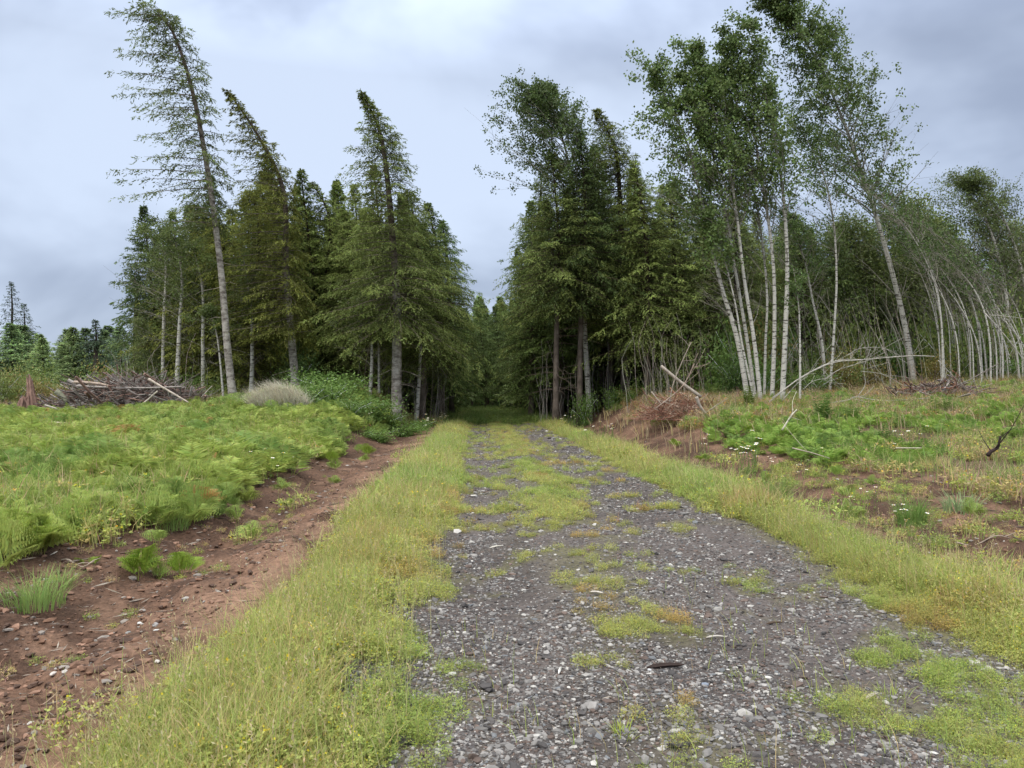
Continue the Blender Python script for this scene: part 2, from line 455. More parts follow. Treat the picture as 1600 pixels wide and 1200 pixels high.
# ------------------------------------------------------------------ verge herbs and grasses (stuff)
YG = (0.42, 0.44, 0.125); GG = (0.19, 0.30, 0.05); STRAW = (0.52, 0.42, 0.20); RUST = (0.42, 0.16, 0.05)
def verge_patch(rs, detail=1.0, h=0.15, gb=44):
    mb = MB(); r = 0.17
    n = int(95 * detail)
    a = rs.uniform(0, 6.3, n); q = r * np.sqrt(rs.rand(n)); hh = h * rs.uniform(.15, 1, n) * (1 - .35 * (q / r) ** 2)
    pos = np.stack([q * np.cos(a), q * np.sin(a), hh], 1)
    lsz = (0.019 if detail >= 1 else 0.034)
    # leaflets in threes
    for k in range(3):
        az = a + k * 2.1 + rs.uniform(-.4, .4, n)
        d = np.stack([np.cos(az), np.sin(az), rs.uniform(-.1, .9, n)], 1)
        cards(mb, pos, d, lsz * rs.uniform(.7, 1.3, n), lsz * .55, rs.normal(0, .5, (n, 3)) + [0, 0, 1], jit(rs, YG, n, .22, .10), .6)
    m = int(18 * detail)   # stalks
    i = rs.randint(0, n, m)
    p0 = np.stack([q[i] * np.cos(a[i]) * .6, q[i] * np.sin(a[i]) * .6, np.zeros(m)], 1)
    v = pos[i] - p0; L_ = np.linalg.norm(v, axis=1)
    cards(mb, p0, v, L_, .004, rs.normal(0, 1, (m, 3)), jit(rs, (.30, .27, .09), m), .5)
    m = int(13 * detail)   # yellow flower heads
    i = rs.randint(0, n, m); d = rs.normal(0, 1, (m, 3)); d[:, 2] = np.abs(d[:, 2])
    fs = .011 if detail >= 1 else .02
    for k in range(2):
        cards(mb, pos[i] + [0, 0, .012], d + rs.normal(0, .6, (m, 3)), fs, fs * .8, rs.normal(0, 1, (m, 3)), jit(rs, (.75, .62, .06), m, .15), .5)
    nb = int(gb * (0.6 + .4 * detail))
    a = rs.uniform(0, 6.3, nb); q = r * np.sqrt(rs.rand(nb))
    blades(mb, np.stack([q * np.cos(a), q * np.sin(a), np.zeros(nb)], 1), rs.uniform(0, 6.3, nb), h * rs.uniform(.7, 2.1, nb), rs.uniform(.0025, .0045, nb) * (1 if detail >= 1 else 1.7), rs.uniform(.1, .8, nb),
           np.where((rs.rand(nb) < .36)[:, None], jit(rs, STRAW, nb), jit(rs, (.35, .43, .115), nb, .25)), rs, 3)
    return mb.arrays()
rs = np.random.RandomState(2)
pn = [verge_patch(rs, 1.0) for _ in range(6)]
pf = [verge_patch(rs, 0.35) for _ in range(6)]
def herb_field(n, ya, yb, p, protos, dens=1.0):
    y = ysample(n, ya, yb, p)
    x = rs.uniform(-3.0, 6.2, n)
    g, s_ = road_masks(x, y)
    keep = rs.rand(n) < np.where(g > 0.5, S(g, .3, .9), g * 0.35) + s_ * 0.002
    x, y = x[keep], y[keep]; g = g[keep]
    edge = np.minimum(S(-x, .1, 1.0) + S(x, 3.0, 3.8), 1)
    sc_ = (0.42 + 0.75 * edge * (0.6 + .8 * fbm(x * 1.7, y * 1.2, 2))) * rs.uniform(.75, 1.25, len(x))
    rust = S(fbm(x * 2.6 + 70, y * 1.5 + 7, 3), .58, .74)[:, None] * (0.55 + .45 * (1 - edge))[:, None]
    grn = S(fbm(x * .9 + 20, y * .5, 3), .5, .66)[:, None]
    t = np.ones((len(x), 3)) * (1 - rust) + rust * np.array([1.08, .76, .9])
    t = t * (1 - .45 * grn) + .45 * grn * np.array([.62, .92, .7])
    return np.stack([x, y, hz(x, y) - .01], 1), sc_, t * rs.uniform(.8, 1.2, (len(x), 1))
b = MB()
p_, s_, t_ = herb_field(11000, 2.6, 9.5, 1.7, pn); scatter(b, pn, p_, s_, rs.uniform(0, 6.3, len(p_)), rs, t_, .15)
p_, s_, t_ = herb_field(13000, 9.5, 70, 1.5, pf); scatter(b, pf, p_, s_ * 1.25, rs.uniform(0, 6.3, len(p_)), rs, t_, .15)
tag(b.obj('verge_herbs', M_GRASS), kind='stuff')
# taller loose grass along the outer edges of the verges
b = MB()
def tall_grass(n, ya, yb, xa, xb, h0, h1, w, p=1.6, col=(.36, .42, .12), heads=False, msk=None):
    y = ysample(n, ya, yb, p); x = rs.uniform(xa, xb, n)
    k = fbm(x * 1.2 + 33, y * .8, 3)
    m = k > (.47 if msk is None else msk)
    if abs(xa) < 4 and xb < 6: m &= road_masks(x, y)[1] < .35; x, y = x[m], y[m]; n = len(x)
    h = rs.uniform(h0, h1, n)
    c = np.where((rs.rand(n) < .22)[:, None], jit(rs, STRAW, n), jit(rs, col, n, .3))
    pos = np.stack([x, y, hz(x, y) - .01], 1)
    blades(b, pos, rs.normal(math.pi, 1.2, n), h, np.full(n, w) * rs.uniform(.7, 1.3, n) * (1 + .05 * y), rs.uniform(.1, .7, n), c, rs, 4)
tall_grass(15000, 2.6, 14, -2.4, -0.8, .12, .36, .0040, msk=.40)
tall_grass(9000, 2.6, 14, -2.0, -0.9, .08, .22, .0033, msk=.42)
tall_grass(12000, 4.5, 16, 3.3, 4.9, .12, .36, .0042, msk=.40)
tall_grass(13000, 12, 45, -2.4, -0.5, .12, .32, .007, 1.3)
tall_grass(13000, 12, 45, 3.2, 4.9, .12, .36, .007, 1.3)
tall_grass(900, 2.6, 7, -0.4, 3.3, .06, .2, .004, msk=.53)
tag(b.obj('verge_grass', M_GRASS), kind='stuff')
print('T verge', time.time() - T_START)

b = MB(); n = 1500
y = ysample(n, 2.7, 30, 1.4); x = np.where(rs.rand(n) < .5, rs.uniform(-1.7, -.3, n), rs.uniform(3.3, 4.6, n))
h = rs.uniform(.22, .50, n)
az = rs.normal(math.pi, 1.0, n); bend = rs.uniform(.05, .5, n); pos = np.stack([x, y, hz(x, y)], 1)
blades(b, pos, az, h, np.full(n, .0028) * (1 + .06 * y), bend, jit(rs, (.50, .46, .22), n, .2), rs, 4)
tip = pos + np.stack([np.cos(az) * bend * h, np.sin(az) * bend * h, h * (1 - .35 * bend)], 1)
for k in range(5):
    cards(b, tip - np.array([[0, 0, 1.]]) * (h * .05 * k)[:, None], rs.normal(0, .45, (n, 3)) + [-.2, 0, .9], .022, .007, rs.normal(0, 1, (n, 3)), jit(rs, (.55, .45, .26), n, .2), .5)
tag(b.obj('seeding_grass', M_GRASS), kind='stuff')
# ------------------------------------------------------------------ ferns
def frond(mb, rs, base, az, L, rise, col, det=0, stalk=.35, wid=.42, nodw=.6):
    """one fern frond: bare stalk, then a tapering blade of pinnae drooping at the tip"""
    n = 13 if det == 0 else 15
    u = np.linspace(0, 1, 14)
    d = np.array([math.cos(az), math.sin(az), 0])
    c = base + d * (L * (1 - rise) * (u ** 1.2))[:, None] + np.array([0, 0, 1.]) * (L * rise * (u - nodw * .5 * u ** 3))[:, None]
    tube(mb, c[::2], np.linspace(.004, .0015, 7), 3, np.array([.30, .33, .08]), False)
    s = np.linspace(stalk, .985, n)
    p = np.stack([np.interp(s, u, c[:, k]) for k in range(3)], 1)
    tg = norm(np.stack([np.interp(s, u, np.gradient(c[:, k])) for k in range(3)], 1))
    side = norm(np.cross(tg, [0, 0, 1.])); nrm = norm(np.cross(side, tg))
    w = L * wid * (1 - (s - stalk) / (1 - stalk)) ** .85 + .02
    for sg in (-1, 1):
        dd = norm(side * sg + tg * .45 + rs.normal(0, .08, (n, 3)) - np.array([0, 0, .12]))
        wl_ = w * rs.uniform(.85, 1.1, n)
        if det == 0:
            cards(mb, p, dd, wl_, wl_ * .14 + .006, nrm + rs.normal(0, .25, (n, 3)), jit(rs, col, n, .2), .35)
        else:
            m = det
            q = (np.arange(m) + .6) / m
            pp = p[:, None] + dd[:, None] * (wl_[:, None] * q[None])[..., None]
            t2 = np.broadcast_to(tg[:, None], pp.shape)
            for s2 in (-1, 1):
                d3 = t2 * s2 + dd[:, None] * .5
                l3 = (wl_[:, None] * (.26 * (1 - q) + .05)[None])
                cards(mb, pp.reshape(-1, 3), d3.reshape(-1, 3), l3.ravel(), l3.ravel() * .30 + .002, np.repeat(nrm, m, 0) + rs.normal(0, .2, (n * m, 3)), jit(rs, col, n * m, .18), .35)
FG = (0.33, 0.43, 0.105)
def bracken(rs, nf=4, L=.75, det=0, col=FG):
    mb = MB(); a0 = rs.uniform(0, 6.3)
    for k in range(nf):
        frond(mb, rs, np.array([rs.uniform(-.05, .05), rs.uniform(-.05, .05), 0]), a0 + k * 6.28 / nf + rs.uniform(-.5, .5), L * rs.uniform(.75, 1.15), rs.uniform(.5, .92), col, det, .32, .38)
    return mb
def sword_fern(rs, nf=22, L=.8, col=(.10, .19, .035), det=0):
    mb = MB()
    for k in range(nf):
        frond(mb, rs, np.array([0, 0, 0.]), k * 2.4 + rs.uniform(-.3, .3), L * rs.uniform(.75, 1.5), rs.uniform(.5, .88), jit(rs, col, 1, .2)[0], det, .12, .12, .9)
    return mb
rs = np.random.RandomState(3)
bn = [bracken(rs, 4, .72, 7).arrays() for _ in range(5)]
bf = [bracken(rs, 5, .72, 0).arrays() for _ in range(8)]
def field(n, ya, yb, xa, xb, p=1.0, near_x=-4.3, thr=.40):
    y = rs.uniform(ya, yb, n) if p == 1.0 else ysample(n, ya, yb, p)
    x = rs.uniform(0, 1, n) * (xb - xa) + xa
    return x, y
b = MB()
# left fern slope, near part with full fronds
def lfern(n, ya, yb, protos, smin, smax):
    y = rs.uniform(ya, yb, n); x = -3.5 - rs.rand(n) ** 1.3 * (y * .66 + 2)
    edge = -x - 3.75 - .9 * (fbm(x * 0 + 4.0, y * .45, 2) - .5) * 2 - 0.15 * S(y, 9, 7)
    m = (rs.rand(n) < S(edge, -.25, .35) * (0.25 + .9 * S(fbm(x * .7 + 2, y * .7, 3), .33, .52))) 
    x, y = x[m], y[m]
    s_ = rs.uniform(smin, smax, len(x)) * (.7 + .5 * fbm(x * .35, y * .35, 2))
    k = fbm(x * .55 + 9, y * .55, 3)[:, None]
    t = np.array([1.1, 1.02, 1.0]) * S(k, .3, .55) + np.array([  .74, .80, .85]) * (1 - S(k, .3, .55))
    t = np.where((rs.rand(len(x)) < .02)[:, None], np.array([1.3, .62, .9]), t)
    scatter(b, protos, np.stack([x, y, hz(x, y) - .02], 1), s_, rs.uniform(0, 6.3, len(x)), rs, t * rs.uniform(.85, 1.15, (len(x), 1)), .3)
lfern(1300, 7.0, 14, bn, .5, 1.15)
lfern(4800, 12, 37, bf, .5, 1.3)
# right bank ferns in looser drifts
def rfern(n, ya, yb, xa, protos, smin, smax, thr):
    y = rs.uniform(ya, yb, n); x = xa + rs.rand(n) * (y * .75)
    k = fbm(x * .38 + 60, y * .3, 3); m = k > thr
    x, y = x[m], y[m]
    t = np.where((rs.rand(len(x)) < .7)[:, None], np.array([.85, .95, .8]), np.array([.6, .7, .7]))
    scatter(b, protos, np.stack([x, y, hz(x, y) - .02], 1), rs.uniform(smin, smax, len(x)), rs.uniform(0, 6.3, len(x)), rs, t, .3)
rfern(1900, 15, 30, 6.6, bf, .5, .95, .46)
rfern(260, 10, 16, 6.6, bn, .4, .7, .57)
tag(b.obj('bracken', M_FERN), kind='stuff')
print('T fern', time.time() - T_START)

# weedy low cover between the ferns and on the clearing (stuff)
b = MB()
def cover(n, ya, yb, xf, thr, tints, sc0, seed=0, protos=None):
    y = rs.uniform(ya, yb, n); x = xf(y, rs.rand(n))
    k = fbm(x * .8 + seed, y * .8, 3); m = k > thr; x, y = x[m], y[m]
    t = np.array(tints)[rs.randint(0, len(tints), len(x))]
    scatter(b, protos or pf, np.stack([x, y, hz(x, y) - .01], 1), sc0 * rs.uniform(.7, 1.4, len(x)), rs.uniform(0, 6.3, len(x)), rs, t, .2)
gl = [[.75, .88, .75], [.62, .76, .7], [.95, 1.0, .85], [1.2, .95, 1.3]]
dry = [[1.0, .75, 1.3], [1.15, .85, 1.6], [.6, .7, .7], [.9, .62, .8]]
cover(3000, 8, 38, lambda y, u: -4.0 - u * y * .7, .42, gl, 1.6, 5)
cover(2000, 9, 34, lambda y, u: 7.4 + u * y * .75, .52, gl + dry[:2], 1.5, 15)
cover(3000, 22, 40, lambda y, u: 6.5 + u * y * .75, .42, dry, 1.7, 25)
cover(700, 5, 20, lambda y, u: 4.8 + u * 4, .56, gl, .8, 35)
cover(330, 4, 18, lambda y, u: -2.3 - u * 2.6, .40, gl + dry[:2], .33, 45)
cover(330, 5, 20, lambda y, u: 4.7 + u * 3, .40, gl + dry[:2], .36, 47)
cover(2500, 40, 80, lambda y, u: -3.4 + u * 9, .40, [[.45, .6, .5], [.35, .5, .4]], 1.9, 55)
cover(1500, 36, 42, lambda y, u: -26 + u * 24, .40, dry + gl, 2.2, 65)
tag(b.obj('weedy_ground_cover', M_GRASS), kind='stuff')
# clearing grass on both sides
b = MB()
tall_grass(6000, 9, 34, 7.5, 22, .25, .6, .006, 1.2, (.26, .38, .10), msk=.54)
tall_grass(2600, 20, 38, 5.5, 26, .3, .7, .012, 1.1, (.45, .37, .22), msk=.5)
tall_grass(6000, 12, 34, -14, -4.0, .25, .65, .007, 1.2, (.30, .42, .12), msk=.42)
tag(b.obj('clearing_grass', M_GRASS), kind='stuff')
print('T cover', time.time() - T_START)

# ------------------------------------------------------------------ trees
CG = (0.138, 0.170, 0.050)      # conifer green
def Lprof(L, top=.12, p=.8, q=None):
    return lambda t: L * (np.clip(1 - t, 0, 1) ** p * (1 - top) + top)
def conifer(rs, trunk, r0, t0=.3, L=2.4, nb=190, elev=(-8, 35), droop=.28, wind=(0, 0, 0), lee=1.0, twl=.45, tsp=.13, card=(.135, .042),
            col=CG, dead=10, prof=None, trunk_mat=None, barkcol=(1, 1, 1), topbark=(.34, .30, .26), zshape=.95, K=9, sides=8, fringe=.25):
    tk = crv(trunk, 28); n = len(tk)
    u = np.linspace(0, 1, n)
    Ht = tk[-1][2]
    mt = MB(); mc = MB()
    rad = r0 * (1 - u) ** .75 + .012
    rad[:2] *= [1.35, 1.08]
    cb = np.array(barkcol)[None] * (1 - S(u, t0, t0 + .25))[:, None] + np.array(topbark)[None] * S(u, t0, t0 + .25)[:, None]
    tube(mt, tk, rad, sides, np.vstack([np.repeat(cb, sides, 0), cb[:1], cb[-1:]]))
    w = np.array(wind, float); wn_ = np.linalg.norm(w)
    prof = prof or Lprof(L, .05, zshape)
    for i in range(nb):
        t = t0 + (1 - t0) * ((i + rs.rand()) / nb) ** 1.2
        if t > .995: t = .995
        b0 = np.array([np.interp(t, u, tk[:, k]) for k in range(3)])
        az = i * 2.39996 + rs.uniform(-.5, .5)
        d = np.array([math.cos(az), math.sin(az), 0])
        tt = (t - t0) / (1 - t0)
        ln = prof(tt) * rs.uniform(.5, 1.28)
        if tt < .12: ln *= rs.uniform(.5, 1)
        if wn_ > 0:
            c_ = d @ (w / wn_)
            ln *= (1 + (lee - 1) * c_) if lee >= 1 else 1
        e = R(elev[0] + (elev[1] - elev[0]) * tt + rs.uniform(-9, 9))
        s = np.linspace(0, 1, 7)
        dirv = d * math.cos(e) + np.array([0, 0, math.sin(e)])
        cv = b0 + dirv * (ln * s)[:, None] + np.array([0, 0, -1.]) * (droop * (1 - .5 * tt) * ln * s ** 2)[:, None] + w[None] * (ln * s ** 1.5)[:, None]
        tube(mt, cv[:6], np.linspace(max(.010, .012 * ln), .005, 6), 3, np.array([.5, .45, .4]), False)
        tsp_ = tsp
        m = max(4, int(ln / tsp_))
        sp = np.sort(rs.uniform(.12, 1.0, m))
        pb = np.stack([np.interp(sp, s, cv[:, k]) for k in range(3)], 1)
        gd = np.gradient(cv, axis=0)
        tg = norm(np.stack([np.interp(sp, s, gd[:, k]) for k in range(3)], 1))
        sd = norm(np.cross(tg, [0, 0, 1.])) * np.where(np.arange(m) % 2, 1, -1)[:, None]
        td = norm(tg * .75 + sd * rs.uniform(.5, 1.1, (m, 1)) + np.array([0, 0, -.28]) + rs.normal(0, .15, (m, 3)) + w * .6)
        tl = np.minimum(twl * ln * (1.05 - sp) + .24 * min(1, ln * .8), .85) * rs.uniform(.6, 1.15, m)
        q = (np.arange(K) + rs.rand(m, K) * .8) / K
        pp = pb[:, None] + td[:, None] * (tl[:, None] * q)[..., None] + np.array([0, 0, -fringe]) * (tl[:, None] * q ** 2)[..., None]
        cd = td[:, None] + rs.normal(0, .45, (m, K, 3)) + np.array([0, 0, -.12])
        nr = np.array([0, 0, 1.]) + rs.normal(0, .55, (m * K, 3))
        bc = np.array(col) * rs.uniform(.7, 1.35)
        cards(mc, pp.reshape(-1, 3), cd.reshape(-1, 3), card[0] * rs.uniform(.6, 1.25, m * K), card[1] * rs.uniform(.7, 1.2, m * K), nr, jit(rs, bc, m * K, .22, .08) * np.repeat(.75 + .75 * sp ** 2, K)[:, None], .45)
    for i in range(dead):
        t = rs.uniform(.08, t0 + .05); b0 = np.array([np.interp(t, u, tk[:, k]) for k in range(3)])
        az = rs.uniform(0, 6.3); ln = rs.uniform(.5, 1.0) * L * .6
        s = np.linspace(0, 1, 5)[:, None]
        dv = np.array([math.cos(az), math.sin(az), rs.uniform(-.2, .2)])
        tube(mt, b0 + dv * ln * s + np.array([0, 0, -.18]) * ln * s ** 2 + rs.normal(0, .02, (5, 3)), np.linspace(.018, .004, 5), 3, np.array([.9, .85, .8]), False)
    return mt, mc
def alder(rs, trunk, r0, t0=.45, L=2.2, nb=46, up=50, wind=(-.25, 0, 0), leaf=.085, lpc=16, col=(.095, .15, .04), topbark=(.5, .48, .45), leafiness=1.0, sides=8, bare=6, cl=.12):
    tk = crv(trunk, 30); n = len(tk); u = np.linspace(0, 1, n)
    mt = MB(); mc = MB()
    rad = r0 * (1 - u) ** .8 + .010; rad[0] *= 1.25
    cb = np.ones(3)[None] * (1 - S(u, .45, .85))[:, None] + np.array(topbark)[None] * S(u, .45, .85)[:, None]
    tube(mt, tk, rad, sides, np.vstack([np.repeat(cb, sides, 0), cb[:1], cb[-1:]]))
    w = np.array(wind)
    for i in range(nb + bare):
        dead = i >= nb
        t = (t0 + (1 - t0) * ((i + rs.rand()) / nb) ** 1.3) if not dead else rs.uniform(.2, t0)
        t = min(t, .99)
        b0 = np.array([np.interp(t, u, tk[:, k]) for k in range(3)])
        az = i * 2.4 + rs.uniform(-.6, .6); e = R(up + rs.uniform(-15, 15))
        d = np.array([math.cos(az) * math.cos(e), math.sin(az) * math.cos(e), math.sin(e)])
        tt = (t - t0) / (1 - t0)
        ln = L * (1.18 - .9 * max(tt, 0)) * rs.uniform(.5, 1.1) * (.7 if dead else 1)
        s = np.linspace(0, 1, 7)[:, None]
        cv = b0 + d * ln * s + w * ln * s ** 1.6 + np.array([0, 0, -.15]) * ln * s ** 2 + np.cumsum(rs.normal(0, .02, (7, 3)), 0)
        tube(mt, cv, np.linspace(max(.008, .010 * ln), .003, 7), 3, np.array([.62, .6, .56]), False)
        ends = []
        for k in range(8):
            f = rs.uniform(.2, 1); q0 = np.array([np.interp(f, s[:, 0], cv[:, j]) for j in range(3)])
            dv = norm(d + rs.normal(0, .6, 3) + w); l2 = rs.uniform(.25, .6) * ln * .8
            e2 = q0 + dv * l2 + w * l2 * .5
            tube(mt, np.array([q0, (q0 + e2) / 2 + rs.normal(0, .03, 3), e2]), [.006, .004, .003], 3, np.array([.5, .47, .43]), False)
            ends += [e2, (q0 + e2) / 2]
        if dead: continue
        ends.append(cv[-1]); ends = np.array(ends)
        ends = ends[rs.rand(len(ends)) < leafiness * (.30 + .45 * min(1, 1.6 * tt))]
        if not len(ends): continue
        m = lpc
        pp = ends[:, None] + rs.normal(0, 1, (len(ends), m, 3)) * np.array([cl, cl, cl * .8])
        M = len(ends) * m
        bc = np.array(col) * rs.uniform(.75, 1.25)
        cards(mc, pp.reshape(-1, 3), rs.normal(0, 1, (M, 3)) + w + [0, 0, -.3], leaf * rs.uniform(.6, 1.3, M), leaf * .75 * rs.uniform(.7, 1.2, M), rs.normal(0, 1, (M, 3)), jit(rs, bc, M, .25, .08), .5)
    return mt, mc

def plant(name, base, mt, mc, bm_, fm, label, cat='tree', group=None, crown='crown', tr='trunk'):
    e = link(name, None, None, base); e.empty_display_size = .3
    tag(e, label, cat, group)
    mt.obj(tr, bm_, e, True)
    if mc is not None and mc.V: mc.obj(crown, fm, e)
    return e
def trunk_px(pts, Y, wob=0.0, rs=None):
    p = np.array([P(a, b_, Y + (c[0] if c else 0)) for a, b_, *c in pts])
    base = p[0].copy(); base[2] = float(hz(base[0], base[1])) - .05
    p[0] = base
    return base, p - base
_rsn = [100]
def nrs():
    _rsn[0] += 1; return np.random.RandomState(_rsn[0])
W = (-.42, 0, .05)
def hero_con(pts, Y, r0, label, bark_=None, **kw):
    rs_ = nrs(); base, tk = trunk_px(pts, Y)
    mt, mc = conifer(rs_, tk, r0, **kw)
    return plant('conifer_tree', base, mt, mc, bark_ or M_BARK, M_NEEDLE, label)
def hero_ald(pts, Y, r0, label, name='alder_tree', group=None, col=None, **kw):
    rs_ = nrs(); base, tk = trunk_px(pts, Y)
    if col: kw['col'] = col
    mt, mc = alder(rs_, tk, r0, **kw)
    return plant(name, base, mt, mc, M_ALDER, M_LEAF, label, group=group)

# --- left side, edge trees
OL = (.17, .185, .045)
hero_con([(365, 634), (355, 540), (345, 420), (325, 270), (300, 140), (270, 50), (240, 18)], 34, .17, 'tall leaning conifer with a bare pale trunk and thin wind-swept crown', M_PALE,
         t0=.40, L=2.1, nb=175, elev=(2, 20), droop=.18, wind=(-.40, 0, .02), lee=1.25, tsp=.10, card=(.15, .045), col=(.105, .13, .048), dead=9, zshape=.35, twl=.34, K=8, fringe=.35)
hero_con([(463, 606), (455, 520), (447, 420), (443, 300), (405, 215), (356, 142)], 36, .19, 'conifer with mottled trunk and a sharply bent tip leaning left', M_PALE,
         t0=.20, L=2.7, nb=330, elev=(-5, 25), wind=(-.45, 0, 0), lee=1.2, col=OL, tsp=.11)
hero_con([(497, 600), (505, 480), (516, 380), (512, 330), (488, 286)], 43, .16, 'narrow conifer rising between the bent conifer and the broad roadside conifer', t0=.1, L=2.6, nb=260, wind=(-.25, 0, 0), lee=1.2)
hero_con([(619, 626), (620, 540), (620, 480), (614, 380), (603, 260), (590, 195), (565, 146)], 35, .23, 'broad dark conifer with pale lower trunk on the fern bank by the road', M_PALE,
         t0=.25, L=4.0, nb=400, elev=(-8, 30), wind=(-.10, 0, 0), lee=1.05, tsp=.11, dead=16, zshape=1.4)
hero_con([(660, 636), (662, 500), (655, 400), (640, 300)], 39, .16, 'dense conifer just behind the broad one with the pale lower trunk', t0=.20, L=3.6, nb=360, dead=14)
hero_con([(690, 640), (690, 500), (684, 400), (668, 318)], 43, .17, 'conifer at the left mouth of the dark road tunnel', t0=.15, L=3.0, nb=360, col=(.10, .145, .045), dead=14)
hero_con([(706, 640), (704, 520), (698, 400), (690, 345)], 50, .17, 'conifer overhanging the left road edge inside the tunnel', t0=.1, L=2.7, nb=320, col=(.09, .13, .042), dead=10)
for k, (bx, tx, ty, Y, lab) in enumerate([(395, 400, 300, 39, 'olive conifer filling the gap between the two leaning trees'), (338, 345, 345, 40, 'olive green conifer right behind the tall bare pale trunk'),
                                     (300, 318, 322, 42, 'brownish green conifer rising above the slash pile'), (440, 425, 270, 42, 'olive conifer standing behind the sharply bent tree'),
                                     (545, 548, 330, 42, 'dark conifer left behind the broad roadside conifer'), (580, 575, 355, 40, 'short full conifer close behind the broad roadside conifer')]):
    hero_con([(bx, 618), ((bx + tx) / 2, 480), (tx + 5, ty + 50), (tx - 12, ty)], Y, .15, lab, t0=.06, L=3.1, nb=330, wind=(-.2, 0, 0), col=OL if k < 4 else CG, dead=8)
for (pts, Y, r0, lab, kw) in [
    ([(254, 590), (256, 500), (259, 420), (250, 350)], 40, .10, 'slim pale alder at the far left edge of the forest, by the slash pile', dict(t0=.4, L=2.4, nb=34)),
    ([(275, 602), (280, 520), (284, 430), (270, 360)], 38, .12, 'pale forked alder behind the right part of the slash pile', dict(t0=.4, L=2.2, nb=30)),
    ([(318, 612), (317, 540), (316, 450), (300, 380)], 38, .11, 'straight white alder left of the tall leaning conifer', dict(t0=.45, L=2.0, nb=26)),
    ([(392, 618), (394, 560), (392, 480), (380, 400)], 37, .11, 'pale mottled alder right of the tall leaning conifer', dict(t0=.45, L=1.8, nb=22)),
    ([(350, 622), (345, 575), (338, 520), (325, 480)], 35, .045, 'thin crooked pale sapling hugging the tall leaning conifer', dict(t0=.6, L=1.0, nb=12)),
    ([(578, 618), (581, 560), (579, 520), (568, 470)], 36, .08, 'crooked pale alder left of the broad roadside conifer', dict(t0=.5, L=1.7, nb=18)),
    ([(592, 618), (592, 570), (590, 500), (585, 440)], 37, .06, 'thin grey alder between the crooked alder and the pale trunk', dict(t0=.5, L=1.3, nb=14)),
    ([(650, 640), (655, 590), (657, 520), (650, 450)], 38, .10, 'grey snag-like alder right of the pale conifer trunk', dict(t0=.6, L=1.4, nb=12)),
]:
    hero_ald(pts, Y, r0, lab, col=(.12, .16, .045), up=35, bare=8, lpc=14, leaf=.09, **kw)

# --- right side, edge trees
hero_ald([(922, 622), (914, 520), (912, 440), (900, 330), (880, 220), (846, 150)], 40, .14, 'wind-bent alder with mottled trunk, leaning left over the dark conifers',
         t0=.60, L=3.8, nb=74, wind=(-.45, 0, .1), up=48, lpc=20, leaf=.12, col=(.09, .13, .04), bare=10, leafiness=1.8, topbark=(.3, .28, .25))
hero_con([(830, 640), (832, 500), (838, 380), (848, 262)], 46, .18, 'dark conifer at the right mouth of the road tunnel', t0=.12, L=3.1, nb=360, col=(.10, .14, .042), wind=(-.1, 0, 0))
hero_con([(868, 636), (870, 480), (872, 360), (862, 240)], 39, .15, 'dark full conifer directly left of the mottled alder trunk', t0=.34, L=3.6, nb=340, dead=30)
hero_con([(905, 632), (908, 480), (915, 330), (905, 205)], 39, .15, 'tall dark conifer behind the mottled alder trunk', t0=.34, L=3.2, nb=340, col=(.085, .12, .04), dead=30)
hero_con([(975, 622), (975, 480), (968, 300), (960, 230), (932, 172)], 41, .18, 'tall conifer with drooping tip bent left, right of the mottled alder', t0=.22, L=3.2, nb=380, wind=(-.3, 0, 0), col=(.13, .155, .042), dead=16)
hero_con([(1012, 618), (1012, 500), (1008, 360), (990, 255)], 39, .17, 'mid green conifer behind the dead brush heap', M_BARK, t0=.22, L=3.4, nb=340, dead=16)
for k, (bx, tx, ty, Y, lab) in enumerate([(1060, 1050, 290, 40, 'conifer rising directly behind the heap of red brush'), (1110, 1100, 315, 40, 'conifer just left of the white alder clump'), (1150, 1150, 330, 38, 'conifer screened by the white alder trunks'),
                                          (1255, 1250, 335, 38, 'conifer just right of the white alder clump'), (1330, 1320, 350, 39, 'conifer between the thin alder and the leaning trunk'), (1400, 1395, 335, 40, 'conifer directly behind the long leaning trunk'), (1460, 1450, 340, 42, 'conifer behind the fan of bent bare stems')]):
    hero_con([(bx, 600), ((bx + tx) / 2, 480), (tx, ty + 50), (tx - 12, ty)], Y, .15, lab, t0=.06, L=3.5, nb=330, wind=(-.15, 0, 0), col=(.125, .165, .055) if k % 2 else (.15, .185, .062), dead=12)
GRP = 'white-stemmed alders growing in one clump'
AL = dict(group=GRP, up=55, lpc=14, leaf=.115, col=(.15, .215, .065), leafiness=1.3)
hero_ald([(1170, 618), (1152, 530), (1128, 450), (1102, 340), (1072, 220), (1020, 112)], 29, .10, 'outermost white alder of the clump, leaning furthest left', t0=.50, L=2.6, nb=44, wind=(-.35, 0, .1), **AL)
hero_ald([(1181, 620), (1167, 530), (1152, 440), (1135, 340), (1110, 230), (1068, 108)], 29.4, .07, 'second white alder stem from the clump\'s leaning side', t0=.52, L=2.2, nb=40, wind=(-.35, 0, .1), **AL)
hero_ald([(1189, 621), (1178, 530), (1162, 430), (1146, 300), (1118, 180), (1085, 75)], 28.8, .078, 'third white alder stem of the clump, thick, leaning left', t0=.52, L=2.2, nb=42, wind=(-.35, 0, .1), **AL)
hero_ald([(1180, 618), (1160, 540), (1148, 470), (1130, 400), (1105, 330)], 28.6, .035, 'thin white sapling stem between the first two clump alders', t0=.6, L=1.2, nb=14, wind=(-.3, 0, .1), **AL)
hero_ald([(1206, 618), (1210, 520), (1208, 410), (1192, 290), (1170, 170), (1135, 62)], 29.2, .082, 'straight white alder in the middle of the clump', t0=.5, L=2.2, nb=42, wind=(-.3, 0, .1), **AL)
